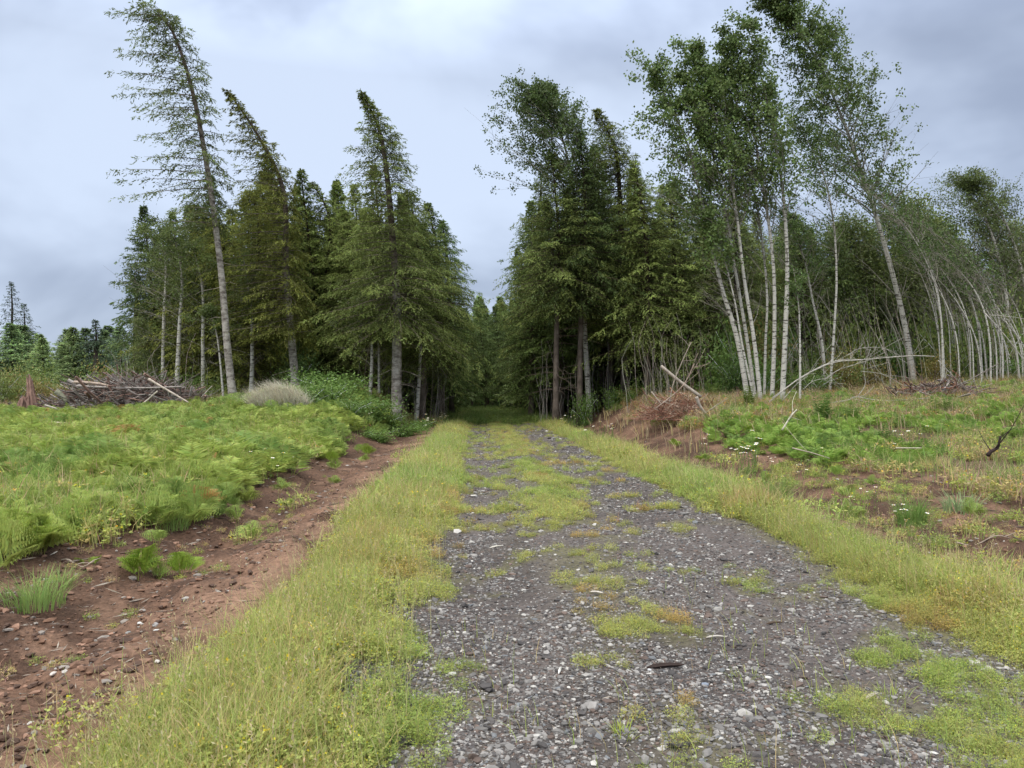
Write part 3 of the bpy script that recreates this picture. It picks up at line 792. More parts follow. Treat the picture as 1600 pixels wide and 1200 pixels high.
hero_ald([(1222, 620), (1227, 520), (1230, 410), (1222, 290), (1200, 170), (1172, 40)], 28.8, .10, 'straight white alder, the tallest upright stem of the clump', t0=.5, L=2.2, nb=44, wind=(-.3, 0, .1), **AL)
hero_ald([(1194, 616), (1196, 540), (1198, 450), (1182, 320), (1148, 200), (1120, 110)], 30.2, .05, 'slender white alder hidden among the thick clump stems', t0=.5, L=2.0, nb=36, wind=(-.3, 0, .1), **AL)
hero_ald([(1430, 588), (1412, 500), (1384, 390), (1350, 280), (1310, 170), (1262, 70), (1198, 4)], 33, .12, 'long leaning alder, the tallest tree on the right, tip curling left',
         t0=.40, L=3.4, nb=100, wind=(-.25, 0, .05), up=50, lpc=18, leaf=.12, col=(.13, .185, .055), bare=8, leafiness=1.35)
hero_ald([(1296, 604), (1303, 520), (1307, 430), (1300, 330), (1278, 250), (1240, 190)], 31, .05, 'thin white alder standing alone right of the white clump', t0=.5, L=2.0, nb=34, wind=(-.3, 0, .1), up=50, lpc=13)
hero_ald([(1250, 610), (1250, 540), (1248, 480), (1240, 420)], 27, .035, 'thin straight bare pole beside the white alder clump', t0=.6, L=.7, nb=7, wind=(-.2, 0, .1), up=50, lpc=10)
hero_ald([(1290, 606), (1285, 540), (1270, 470), (1255, 400), (1225, 330)], 32, .06, 'crooked alder behind the thin solitary white one', t0=.55, L=1.8, nb=26, wind=(-.3, 0, .1), up=45, lpc=12)
# fan of thin bent stems on the right
frs = np.random.RandomState(77)
for k in range(30):
    bx = 1462 + k * 5 + frs.uniform(-12, 12); tipx = 1325 + k * 6.5 + frs.uniform(-20, 20); tipy = 232 + k * 6 + frs.uniform(-15, 25)
    pw = frs.uniform(1.8, 3.0); tipy += frs.uniform(0, 90)
    hero_ald([(bx + (tipx - bx) * u_ ** pw, 612 + (tipy - 612) * (u_ ** .78)) for u_ in (0, .25, .5, .75, 1)], 31 + frs.uniform(-1.5, 3), frs.choice([.014, .018, .024, .034]),
             'thin bare whip-like alder stem bent left in a fan', name='bent_alder', group='thin bent stems at the right forest edge', t0=.62, L=1.2, nb=12, wind=(-.5, 0, .1), up=55, lpc=8, leafiness=.45, bare=2, sides=5)
for (pts, lab) in [([(1560, 620), (1575, 500), (1560, 400), (1535, 330), (1515, 282)], 'leafy alder with open crown at the far right forest edge'),
                   ([(1620, 620), (1610, 500), (1590, 400), (1555, 320), (1505, 292)], 'arching alder reaching in from beyond the right frame edge')]:
    hero_ald(pts, 36, .09, lab, t0=.35, L=2.6, nb=50, wind=(-.4, 0, .1), up=45, lpc=16, col=(.13, .17, .055))
print('T hero', time.time() - T_START)

# --- forest prototypes, copied
def copy_tree(e, loc, rz, sc_, label, group, name=None):
    r = e.copy(); sc.collection.objects.link(r); r.location = [float(q) for q in loc]
    r.rotation_euler = (0, 0, rz); r.scale = sc_
    r['label'] = label; r['group'] = group
    for ch in e.children:
        c = ch.copy(); sc.collection.objects.link(c); c.parent = r
    return r
def straight(h, rs, lean=0):
    return np.array([[0, 0, 0], [rs.uniform(-.1, .1), 0, h * .35], [rs.uniform(-.15, .15) + lean * .4, rs.uniform(-.1, .1), h * .7], [lean, 0, h]])
protos = []
for k in range(6):
    r_ = nrs(); hgt = 14.0
    cc = np.array([(.055, .085, .026), (.07, .10, .03), (.048, .075, .028), (.085, .11, .034), (.062, .092, .035), (.075, .095, .028)][k]) * np.array([2.0, 1.8, 1.7])
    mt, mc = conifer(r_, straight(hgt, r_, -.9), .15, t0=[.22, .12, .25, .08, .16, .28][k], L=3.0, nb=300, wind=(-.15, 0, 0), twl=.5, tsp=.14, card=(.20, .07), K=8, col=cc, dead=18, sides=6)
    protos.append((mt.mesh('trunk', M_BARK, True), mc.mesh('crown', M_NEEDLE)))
protos_far = []
for k in range(3):
    r_ = nrs()
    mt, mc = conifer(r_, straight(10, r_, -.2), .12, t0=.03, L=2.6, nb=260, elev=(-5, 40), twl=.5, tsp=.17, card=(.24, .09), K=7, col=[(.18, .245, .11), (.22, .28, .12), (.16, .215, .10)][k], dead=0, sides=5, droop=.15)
    protos_far.append((mt.mesh('trunk', M_BARK, True), mc.mesh('crown', M_NEEDLE)))
protos_broad = []
for k in range(2):
    r_ = nrs()
    mt, mc = alder(r_, straight(9, r_, -1.4), .07, t0=.25, L=2.2, nb=50, wind=(-.3, 0, .05), lpc=12, leaf=.13, col=[(.19, .23, .075), (.16, .21, .07)][k], up=45, sides=5, cl=.35)
    protos_broad.append((mt.mesh('trunk', M_ALDER, True), mc.mesh('crown', M_LEAF)))
def put(pr, name, x, y, h, base_h, label, group, rz=None, wide=1.0, zoff=0):
    e = link(name, None, None, (x, y, float(hz(x, y)) - .08 + zoff))
    s_ = h / base_h; e.scale = (s_ * wide, s_ * wide, s_); e.rotation_euler = (0, 0, rz if rz is not None else frs.uniform(-.5, .5))
    tag(e, label, 'tree', group)
    link('trunk', pr[0], e); link('crown', pr[1], e)
    return e
# left forest block
n_tree = 0
for yy in np.arange(43, 66, 2.9):
    for xx in np.arange(-18.2, -2.8, 2.5):
        x = xx + frs.uniform(-.7, .7); y = yy + frs.uniform(-.8, .8)
        x = min(x, -3.1 - (0.5 if y < 50 else 0))
        h = np.interp(x, [-20, -14, -9, -4], [10.0, 12.5, 13.5, 13.0]) + frs.uniform(-1.2, 1.0) + (y - 43) * .05
        put(protos[frs.randint(6)], 'forest_conifer', x, y, h, 14, 'dark conifer packed into the forest wall left of the road', 'conifers in the left forest wall'); n_tree += 1
# right forest block
for yy in np.arange(44, 64, 2.9):
    for xx in np.arange(4.6, 42, 2.7):
        x = xx + frs.uniform(-.7, .7); y = yy + frs.uniform(-.8, .8)
        h = np.interp(x, [4, 8, 14, 20, 30, 42], [13.0, 14.0, 12.0, 10.0, 8.5, 9.0]) + frs.uniform(-1.2, 1.0)
        put(protos[frs.randint(6)], 'forest_conifer', x, y, h, 14, 'dark conifer packed into the forest wall right of the road', 'conifers in the right forest wall'); n_tree += 1
# right forest edge, mixed, further right
for k in range(16):
    x = 18 + k * .95 + frs.uniform(-.5, .5); y = 36 + frs.uniform(0, 6)
    put(protos_broad[k % 2], 'broadleaf_tree', x, y, frs.uniform(6.5, 9), 9, 'pale green leafy tree in front of the right forest wall', 'leafy trees at the right forest edge')
for k in range(8):
    x = -16.3 + k * .9 + frs.uniform(-.5, .5); y = 40 + frs.uniform(0, 3)
    put(protos_broad[k % 2], 'broadleaf_tree', x, y, frs.uniform(4.5, 8), 9, 'low leafy tree behind the slash pile at the left forest edge', 'leafy trees behind the slash pile')
for yy, st in ((68, 2.4), (72.5, 3.0)):  # low-branched back rows, added to keep sky light out from under the canopy
    for sgn, xa, xb in ((-1, 4.2, 26), (1, 5.5, 52)):
        for xx in np.arange(xa, xb, st):
            put(protos_far[frs.randint(3)], 'forest_conifer', sgn * xx + frs.uniform(-.5, .5), yy + frs.uniform(-.8, .8), frs.uniform(8.5, 10.5), 10, 'low-branched conifer added to block sky light in the forest ' + ('left' if sgn < 0 else 'right') + ' of the road', 'added low-branched conifers deep in the ' + ('left' if sgn < 0 else 'right') + ' forest', wide=1.5)
# closing trees where the road bends
for (x, y, h) in [(-5, 84, 13), (-2.6, 86, 12.5), (-.6, 92, 12.5), (1.2, 84, 11.8), (3.2, 90, 12.8), (5.2, 84, 12.4), (7.2, 88, 13), (-4, 93, 13), (0.6, 98, 14), (3.2, 98, 14), (6.4, 96, 14), (-3, 74, 10), (5.6, 72, 11), (-4.4, 69, 13), (5.4, 66, 13), (9, 80, 13), (9, 70, 13), (-7, 76, 13), (-8, 84, 13)]:
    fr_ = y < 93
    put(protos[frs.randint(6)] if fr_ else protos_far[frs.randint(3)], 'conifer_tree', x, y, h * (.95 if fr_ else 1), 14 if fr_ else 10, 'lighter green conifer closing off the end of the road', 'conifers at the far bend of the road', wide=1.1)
for k in range(14):
    put(protos_far[frs.randint(3)], 'conifer_tree', -12 + k * 2 + frs.uniform(-.5, .5), 102 + (k % 2) * 4, frs.uniform(12, 14), 10, 'lighter green conifer closing off the end of the road', 'conifers at the far bend of the road', wide=1.2)
for (x, y, h) in [(-2.6, 70, 10.5), (-.9, 74, 10), (.8, 71, 9.6), (2.4, 75, 10.2), (4.0, 71, 10.4), (-1.8, 79, 11), (1.6, 80, 10.8), (3.4, 80, 11.2), (-3.2, 62, 11), (5.1, 60, 11.5), (-3.1, 57, 11.5), (5.2, 55, 12)]:
    put(protos[[0, 2, 5, 4][frs.randint(4)]], 'conifer_tree', x, y, h, 14, 'dark-based conifer crowding the mouth of the tunnel where the road bends', 'conifers crowding the tunnel mouth', wide=1.15)
# far treeline at left
for k in range(46):
    x = -74 + k * 1.3 + frs.uniform(-.6, .6); y = 84 + frs.uniform(-6, 8)
    if x > -17: break
    put(protos_far[frs.randint(3)], 'distant_conifer', x, y, frs.uniform(6.5, 9.0) + (2.0 if x > -35 else 0), 10, 'dull green conifer in the distant tree line beyond the clearing', 'conifers in the distant left tree line', wide=1.7)
for k in range(16):
    x = -74 + k * 3.4 + frs.uniform(-.8, .8); y = 98 + frs.uniform(-3, 5)
    put(protos_far[frs.randint(3)], 'distant_conifer', x, y, frs.uniform(8, 10.5), 10, 'dull green conifer in the distant tree line beyond the clearing', 'conifers in the distant left tree line', wide=2.0)
def tall_far(px, topy, Y, w, lab, L=3.2):
    hero_con([(px, 605), (px, 540), (px + 1, topy + 40), (px - 1, topy)], Y, .25, lab, t0=.2, L=L, nb=110, elev=(0, 25), tsp=.2, card=(.3, .09), K=4, col=(.07, .10, .06), dead=4, twl=.35)
tall_far(18, 440, 112, 1, 'tall sparse dark conifer above the tree line at the left frame edge')
tall_far(38, 474, 114, 1, 'shorter of the two dark conifers above the far left tree line', 3.6)
tall_far(212, 430, 52, 1, 'pointed conifer standing just left of the forest edge', 1.9)
tall_far(150, 500, 74, 1, 'small pointed conifer rising above the tree line over the slash pile', 2.0)
print('T trees', n_tree, time.time() - T_START)

# ------------------------------------------------------------------ undergrowth
rs = np.random.RandomState(9)
b = MB()
def stems(n, pxa, pxb, Ya, Yb, h0, h1, lean, col, r=.012):
    for k in range(n):
        Y = rs.uniform(Ya, Yb); x = P(rs.uniform(pxa, pxb), 600, Y)[0]; z = float(hz(x, Y)); h = rs.uniform(h0, h1)
        q = np.array([[x, Y, z - .05], [x + lean * h * .15 + rs.normal(0, .08), Y + rs.normal(0, .1), z + h * .35], [x + lean * h * .5 + rs.normal(0, .15), Y + rs.normal(0, .2), z + h * .72], [x + lean * h + rs.normal(0, .3), Y, z + h]])
        tube(b, crv(q, 7), np.linspace(r * rs.uniform(.7, 1.3), .005, 7), 3, jit(rs, col, 1, .3)[0], False)
stems(270, 1225, 1600, 31, 41, 2.0, 5.0, -.22, (.30, .27, .22))
stems(120, 980, 1180, 33, 41, 1.5, 4.0, -.1, (.26, .23, .19))
stems(90, 180, 330, 37, 46, 1.2, 3.6, -.05, (.34, .30, .25))
stems(90, 560, 700, 36, 44, 1.0, 3.5, .05, (.24, .21, .18))
stems(70, 840, 960, 39, 46, 1.5, 4.5, -.05, (.22, .20, .18))
tag(b.obj('thicket_stems', M_WOOD), kind='stuff')
# leafy undergrowth masses at the feet of the forest
def shrub(rs, r, h, n, leaf, col, stem=8):
    mt, mc = MB(), MB()
    tips = []
    for k in range(stem):
        a = rs.uniform(0, 6.3); q = rs.uniform(.2, .85) * r
        e = np.array([q * math.cos(a), q * math.sin(a), h * rs.uniform(.6, 1)])
        cv = crv([[0, 0, 0], [e[0] * .35, e[1] * .35, e[2] * .6], e], 6); tube(mt, cv, np.linspace(.014, .004, 6), 3, (1, 1, 1), False); tips.append(cv)
    tips = np.concatenate(tips)
    c = tips[rs.randint(0, len(tips), n // 14)]
    pp = (c[:, None] + rs.normal(0, .16 * r + .05, (len(c), 14, 3))).reshape(-1, 3); pp[:, 2] = np.abs(pp[:, 2])
    M = len(pp)
    cc = np.repeat(jit(rs, col, len(c), .3, .1), 14, 0) * rs.uniform(.85, 1.15, (M, 1))
    cards(mc, pp, rs.normal(0, 1, (M, 3)), leaf * rs.uniform(.6, 1.3, M), leaf * .7, rs.normal(0, .7, (M, 3)) + [0, 0, .8], cc, .5)
    return mt, mc
sh = []
for k in range(5):
    mt, mc = shrub(np.random.RandomState(300 + k), 1.0, 1.0, 2600, .075, [(.17, .27, .065), (.13, .21, .05), (.21, .26, .07), (.26, .22, .07), (.11, .18, .05)][k])
    sh.append((mt.mesh('stem', M_WOOD, True), mc.mesh('foliage', M_LEAF)))
def bush(k, x, y, r, h, label, group=None, name='bush'):
    e = link(name, None, None, (x, y, float(hz(x, y)) - .05)); e.scale = (r, r, h); e.rotation_euler = (0, 0, frs.uniform(0, 6.3))
    tag(e, label, 'bush', group)
    link('stem', sh[k][0], e); link('foliage', sh[k][1], e); return e
for k, (px, Y, r, h, kk) in enumerate([(485, 29, 1.5, .85, 0), (520, 30, 1.6, .9, 0), (548, 28, 1.3, .7, 1), (575, 30, 1.5, .8, 0), (602, 31, 1.2, .6, 1), (630, 31, 1.2, .5, 0), (500, 32, 1.6, 1.0, 1), (545, 33, 1.5, .95, 0), (655, 34, 1.0, .5, 1), (592, 27, 1.0, .45, 0)]):
    bush(kk, P(px, 620, Y)[0], Y, r, h, 'low leafy bramble on the bank below the broad roadside conifer', 'brambles on the left bank', 'bramble_bush')
for k in range(26):
    px = frs.uniform(1080, 1600) if k > 5 else frs.uniform(900, 1080); Y = frs.uniform(31, 37) if px > 1080 else frs.uniform(37, 40)
    x = P(px, 610, Y)[0]
    bush([0, 2, 3, 4, 1][k % 5], x, Y, frs.uniform(.8, 1.5), frs.uniform(.6, 1.7), 'knee to head high shrub along the foot of the right forest', 'shrubs at the foot of the right forest')
for k in range(30):
    px = frs.uniform(1130, 1600); Y = frs.uniform(33.5, 38); x = P(px, 610, Y)[0]
    bush([2, 0, 3, 2, 1][k % 5], x, Y, frs.uniform(1.0, 1.7), frs.uniform(1.5, 3.4), 'tall leafy shrub among the thin stems at the right forest edge', 'tall shrubs among the thin stems')
for k in range(14):
    px = frs.uniform(230, 480); Y = frs.uniform(36, 41); x = P(px, 610, Y)[0]
    bush([2, 0, 4][k % 3], x, Y, frs.uniform(.8, 1.4), frs.uniform(.7, 1.8), 'olive shrub among the trunks behind the slash pile', 'shrubs at the foot of the left forest')
for k in range(22):
    px = frs.uniform(-20, 220); Y = frs.uniform(50, 66); x = P(px, 610, Y)[0]
    bush([2, 0, 3][k % 3], x, Y, frs.uniform(1.5, 2.4), frs.uniform(1.5, 3), 'low bushy growth in front of the distant tree line', 'bushes before the distant tree line')

# ------------------------------------------------------------------ slash pile, logs, stump, snags
rs = np.random.RandomState(21)
def sticks(n, c, rx, ry, h, lmin, lmax, r0, cols, flat=.42, power=.7):
    mb = MB()
    for k in range(n):
        a = rs.uniform(0, 6.3); q = math.sqrt(rs.rand())
        x, y = rx * q * math.cos(a), ry * q * math.sin(a)
        top = h * (1 - q ** 2) ** power
        z = top * rs.uniform(.35, 1.0)
        l = rs.uniform(lmin, lmax); az = rs.normal(0, .75) if rs.rand() < .75 else rs.uniform(0, 3.14)
        d = np.array([math.cos(az), math.sin(az), rs.normal(0, flat)]); d /= np.linalg.norm(d)
        bend = rs.normal(0, .14, 3) * l
        s = np.linspace(-.5, .5, 6)[:, None]
        cv = np.array([x, y, z]) + d * l * s + bend * (s * 2) ** 2
        cv = cv + np.cumsum(rs.normal(0, .02, (6, 3)), 0); cv[:, 2] = np.maximum(cv[:, 2], 0.02)
        r = r0 * math.exp(rs.normal(0, .65))
        tube(mb, cv, np.linspace(r, r * .4, 6), 4, np.array(cols[rs.randint(len(cols))]) * rs.uniform(.6, 1.3))
    return mb
greys = [(.25, .22, .20), (.16, .13, .115), (.33, .30, .27), (.13, .09, .075), (.24, .15, .12)]
def pile(name, px, Y, args, label, cat, mat_=M_WOOD, dz=0):
    p0 = P(px, 640, Y); base = (p0[0], Y, float(hz(p0[0], Y)) + dz)
    o = sticks(*args).obj(name, mat_); o.location = base; tag(o, label, cat); return o
pile('brush_pile', 205, 32, (1700, 0, 2.9, 1.5, 1.35, .4, 2.4, .016, greys), 'long grey heap of logging slash and branches beyond the ferns', 'brush pile')
pile('brush_pile', 85, 32, (260, 0, 1.5, .9, .55, .4, 1.5, .016, greys), 'low scatter of grey branches beside the splintered stump', 'brush pile')
pile('brush_pile', 290, 33, (260, 0, 1.6, 1.0, .6, .5, 1.8, .014, greys), 'thin low end of the slash heap nearest the tall leaning conifer', 'brush pile')
red = [(.27, .13, .085), (.36, .20, .13), (.22, .11, .08), (.40, .30, .22)]
pile('brush_pile', 1062, 27, (900, 0, 1.35, .9, .8, .3, 1.3, .007, red, .7), 'reddish heap of fine dead brush left of the white alder clump', 'brush pile')
pile('brush_pile', 1470, 27, (420, 0, 1.7, .9, .7, .4, 1.5, .009, greys + red[:1], .6), 'low grey tangle of dead twigs below the bent stems', 'brush pile')
def log_px(name, pts, Y, r, label, col=(.38, .34, .29), cat='log', twigs=0, mat_=M_WOOD, r1=None, sides=7):
    p = np.array([P(a, b_, Y + (c[0] if c else 0)) for a, b_, *c in pts]); base = p.mean(0)
    mb = MB(); cv = crv(p - base, 12)
    tube(mb, cv, np.linspace(r, r1 if r1 else r * .6, 12), sides, col)
    for k in range(twigs):
        i = rs.randint(3, 11); l = rs.uniform(.25, .9)
        d = norm(cv[-1] - cv[0]) * .7 + rs.normal(0, .6, 3)
        tube(mb, crv([cv[i], cv[i] + d * l * .5 + rs.normal(0, .04, 3), cv[i] + d * l], 5), np.linspace(r * .35, .004, 5), 4, col)
    o = mb.obj(name, mat_, smooth=True); o.location = base; tag(o, label, cat); return o
log_px('log', [(116, 597), (150, 599), (172, 603)], 31, .065, 'brown and white log lying on top of the slash heap, highest at its tip', (.42, .33, .26))
log_px('log', [(120, 603), (160, 605), (230, 606), (285, 604)], 30.8, .05, 'long grey pole laid flat across the slash heap', (.34, .30, .27))
log_px('log', [(232, 592), (262, 610), (298, 631)], 30, .05, 'pale pole sloping down to the right off the slash heap', (.50, .42, .35))
log_px('log', [(211, 640), (228, 627), (246, 611)], 29.6, .04, 'short pale pole propped upward in front of the slash heap', (.55, .48, .40))
log_px('log', [(88, 612), (96, 618), (106, 629)], 31, .13, 'mossy broken log end tilted beside the slash heap', (.24, .24, .17))
log_px('fallen_branch', [(70, 633), (95, 641), (120, 654)], 29, .035, 'curved pale branch arching out of the debris near the stump', (.42, .37, .32), 'branch', 3)
log_px('fallen_branch', [(74, 659), (100, 661), (150, 664)], 24, .03, 'pale straight branch lying on the fern tops', (.62, .55, .42), 'branch', 1)
log_px('log', [(1033, 572), (1062, 596), (1095, 620)], 25, .055, 'thick bare log leaning up out of the red brush heap', (.42, .36, .30), r1=.06)
log_px('log', [(1088, 620), (1094, 635), (1104, 648)], 24.6, .06, 'short forked branch at the foot of the leaning log', (.36, .31, .26), twigs=3)
log_px('fallen_branch', [(1046, 630), (1052, 600), (1068, 560), (1080, 535)], 24.8, .02, 'slim dead stem crossing behind the leaning log', (.34, .28, .23), 'branch', 5)
log_px('fallen_branch', [(1022, 640), (1060, 610), (1075, 590), (1085, 568)], 24.4, .018, 'curved dead branch crossing the red brush heap diagonally', (.40, .30, .24), 'branch', 5)
log_px('fallen_branch', [(1018, 612), (1028, 625), (1034, 632)], 24.2, .02, 'small pale curved twig at the left of the red brush heap', (.5, .42, .34), 'branch', 2)
for pts, lab, r in [
    ([(1202, 628), (1248, 592), (1300, 567), (1350, 562), (1420, 556), (1460, 557)], 'long white fallen branch arching right from the alder clump', .035),
    ([(1206, 622), (1262, 583), (1310, 563), (1352, 562)], 'second white branch arching just above the long fallen one', .024),
    ([(1222, 626), (1245, 600), (1262, 588)], 'short steep white branch at the foot of the alder clump', .02),
    ([(1288, 594), (1310, 578), (1335, 570), (1352, 560)], 'white side branch hanging below the long fallen one', .02),
    ([(1255, 608), (1272, 595), (1300, 590)], 'grey branch hooking over the weeds near the alder clump', .018),
    ([(1322, 556), (1345, 544), (1380, 544), (1405, 556)], 'thin arch of pale branch above the long fallen branch', .014),
    ([(1295, 630), (1325, 625), (1338, 620), (1380, 626), (1450, 622)], 'low pale branch snaking through the dry weeds', .025),
    ([(1340, 620), (1352, 600), (1350, 575), (1360, 545)], 'upright forked pale branch standing in the weeds', .018),
    ([(1466, 563), (1492, 590), (1525, 616)], 'pale pole leaning down to the right below the bent stems', .022),
    ([(1402, 638), (1450, 622), (1510, 596), (1560, 568)], 'dark grey fallen pole rising right through the bent stems', .045),
    ([(1540, 490), (1575, 530), (1600, 565), (1625, 620)], 'stout pale branch arching down at the right frame edge', .03),
    ([(1545, 492), (1580, 495), (1640, 505)], 'thin pale branch reaching right near the frame edge', .018),
    ([(1345, 580), (1380, 585), (1412, 603)], 'pale twig arching down toward the leaning alder base', .014),
]:
    log_px('fallen_branch', pts, 25.5 if pts[0][0] < 1400 else 27, r * .62, lab, (.46, .43, .38) if 'dark' not in lab else (.22, .19, .165), 'branch', 7, sides=5)
log_px('fallen_branch', [(1222, 672), (1236, 650), (1245, 640)], 19, .022, 'small forked white branch standing in the ferns right of the road', (.62, .58, .46), 'branch', 3)
log_px('snag', [(1543, 712), (1548, 706), (1559, 699), (1561, 690), (1563, 681)], 12.5, .036, 'charred black crooked branch sticking up from the grass', (.035, .022, .02), 'snag', 3, r1=.012)
log_px('fallen_branch', [(1238, 700), (1270, 708), (1296, 716)], 15, .012, 'thin pale stick lying over dark soil right of the road', (.5, .42, .34), 'stick', 1)
log_px('fallen_branch', [(1400, 700), (1440, 700)], 14, .012, 'thin straight pale stick in the grass left of the charred branch', (.55, .5, .38), 'stick', 0)
# splintered stump
mb = MB(); rs = np.random.RandomState(31)
for k in range(60):
    a = k * .9; q = .28 * math.sqrt(rs.rand()); h = rs.uniform(.25, .62) * (1.6 if math.cos(a - 1) > .2 else .7)
    c0 = np.array([q * math.cos(a), q * math.sin(a), 0])
    tube(mb, np.array([c0 * 1.5 - [0, 0, .3], c0 * 1.1 + [0, 0, h * .5], c0 * .8 + [rs.normal(0, .03), 0, h], c0 * .7 + [rs.normal(0, .05), 0, h * 1.3]]), [.10, .065, .045, .008], 5, np.array([.27, .165, .13]) * rs.uniform(.6, 1.35))
p0 = P(42, 625, 31); o = mb.obj('tree_stump', M_WOOD); o.location = (p0[0], 31, float(hz(p0[0], 31)) + .25); o.scale = (1, 1, 1.15)
tag(o, 'splintered reddish stump beyond the ferns by the slash heap', 'stump')
mb = MB(); tube(mb, [[0, 0, -.05], [0, 0, .07], [0, 0, .13]], [.085, .075, .07], 9, (.16, .11, .08)); o = mb.obj('tree_stump', M_WOOD)
p0 = P(1512, 735, 10.5); o.location = (p0[0], 10.5, float(hz(p0[0], 10.5))); tag(o, 'small cut stump in front of the pale grass mound on the right', 'stump')
# dead straw heap
b = MB(); n = 2600; a = rs.uniform(0, 6.3, n); q = np.sqrt(rs.rand(n)) * 1.15
pos = np.stack([q * np.cos(a), q * np.sin(a) * .7, .55 * (1 - (q / 1.15) ** 2)], 1)
blades(b, pos, rs.normal(3.6, 1.0, n), rs.uniform(.3, .8, n), rs.uniform(.008, .016, n), rs.uniform(.4, 1.8, n), jit(rs, (.66, .62, .50), n, .3), rs, 4)
p0 = P(437, 630, 28); o = b.obj('dry_grass_heap', M_GRASS); o.location = (p0[0], 28, float(hz(p0[0], 28)) + .15)
tag(o, 'mound of pale dry flattened grass at the left of the brambles', 'grass mound')

# ------------------------------------------------------------------ single plants one can point at
def tuft(rs, n, h, w, spread, col, bend=(.1, .9)):
    mb = MB(); a = rs.uniform(0, 6.3, n); q = spread * np.sqrt(rs.rand(n))
    blades(mb, np.stack([q * np.cos(a), q * np.sin(a), np.zeros(n)], 1), a + rs.normal(0, .5, n), h * rs.uniform(.5, 1.1, n), w * rs.uniform(.6, 1.2, n), rs.uniform(*bend, n), jit(rs, col, n, .25), rs, 5)
    return mb
def at(px, py):
    """ground point seen at a photograph pixel"""
    r = ray(px, py); t = 2.0
    for _ in range(4000):
        p = CAM + r * t
        if p[2] <= hz(p[0], p[1]): break
        t += .02 + t * .001
    return p[0], p[1], float(hz(p[0], p[1]))
rs = np.random.RandomState(41)
for (px, py, h, n, w, sp, col, lab) in [
    (55, 945, .34, 260, .007, .22, (.27, .38, .11), 'bright green grass tuft on bare soil at the left frame edge'),
    (98, 915, .2, 90, .006, .12, (.27, .38, .11), 'small grass tuft behind the bright tuft on the left soil'),
    (1215, 778, .42, 320, .008, .25, (.20, .30, .08), 'dark green grass tuft among the daisies beside the verge'),
    (1425, 820, .48, 260, .009, .18, (.19, .30, .075), 'tall dense green tuft left of the broad-bladed plant'),
    (1500, 800, .34, 120, .020, .22, (.28, .36, .17), 'broad-bladed pale green plant on the right soil bank'),
    (1455, 728, .3, 320, .007, .32, (.58, .52, .22), 'pale yellow grass mound near the charred branch'),
    (1400, 730, .4, 200, .008, .25, (.20, .33, .07), 'grass clump left of the pale yellow mound'),
    (1560, 915, .36, 60, .007, .12, (.25, .38, .08), 'thin upright grass tuft at the right frame edge by the soil'),
    (1240, 655, .5, 200, .012, .35, (.22, .34, .07), 'grass clump behind the forked white branch'),
    (245, 1150, .34, 36, .006, .10, (.22, .36, .09), 'tall loose grass stalks at the lower left corner of the verge'),
    (500, 1130, .26, 46, .006, .09, (.33, .42, .10), 'yellow green grass tuft where the left verge meets the gravel'),
    (270, 825, .3, 160, .008, .2, (.25, .36, .10), 'grass tuft at the front edge of the fern slope'),
    (965, 885, .12, 34, .005, .06, (.4, .46, .10), 'small yellowish grass tuft in the middle of the gravel'),
    (1000, 985, .10, 40, .005, .06, (.34, .42, .12), 'small grass tuft on the gravel below the yellowish one'),
    (975, 1150, .10, 46, .006, .06, (.38, .46, .08), 'low star-shaped tuft in the gravel at the bottom of the view'),
    (620, 1090, .09, 30, .005, .05, (.42, .46, .14), 'tiny pale tuft in the gravel near the left verge'),
    (655, 1100, .12, 24, .004, .05, (.30, .42, .08), 'tiny upright green tuft beside the pale one on the gravel'),
    (1395, 1090, .10, 50, .005, .10, (.36, .44, .10), 'low grass tuft on the gravel at the lower right'),
    (1160, 1060, .08, 36, .005, .08, (.34, .40, .10), 'flat little grass tuft on the right wheel track'),
]:
    x, y, z = at(px, py); o = tuft(rs, n, h, w, sp, col).obj('grass_tuft', M_GRASS); o.location = (x, y, z - .02); tag(o, lab, 'grass tuft')
for (x, y) in [(-3.1, 7.6), (-3.5, 8.6), (-2.7, 9.4), (-3.3, 10.6), (-3.0, 12.4), (-3.4, 13.6), (-2.8, 15.2), (-3.2, 17.5), (-2.9, 20.0), (-3.3, 22.0), (5.2, 10.5), (5.9, 12.0), (5.4, 14.2), (6.2, 15.6), (5.6, 18.5), (6.4, 9.6)]:
    o = bracken(rs, rs.randint(3, 6), rs.uniform(.28, .5), 6, (.31, .41, .10)).obj('fern', M_FERN); o.location = (x, y, float(hz(x, y)) - .02)
    if x < 0: tag(o, 'small scattered fern shoot on the bare soil strip left of the verge', 'fern', 'fern shoots on the left soil strip')
    else: tag(o, 'small scattered fern shoot on the soil bank right of the verge', 'fern', 'fern shoots on the right soil bank')
for (px, py, L, nf, lab, det) in [
    (215, 905, .50, 6, 'bright young fern standing on bare soil before the slope', 8),
    (285, 900, .38, 5, 'spreading yellow green fern right of the bright young one', 8),
    (142, 885, .20, 3, 'tiny single fern shoot on the bare left soil', 6),
    (60, 860, .62, 5, 'large fern at the left frame edge above the soil', 8),
    (520, 725, .55, 6, 'lone fern on the soil left of the verge grass', 6),
    (575, 712, .6, 6, 'fern beside the red soil strip halfway to the trees', 6),
    (1170, 680, .6, 6, 'fresh fern above the daisies right of the road', 6),
    (1055, 700, .5, 5, 'upright fern at the edge of the right soil bank', 6),
    (1095, 1100 - 380, .4, 5, 'small fern on the dark soil left of the daisy patch', 6)]:
    x, y, z = at(px, py); o = bracken(rs, nf, L, det, (.27, .38, .055)).obj('fern', M_FERN); o.location = (x, y, z - .02); tag(o, lab, 'fern')
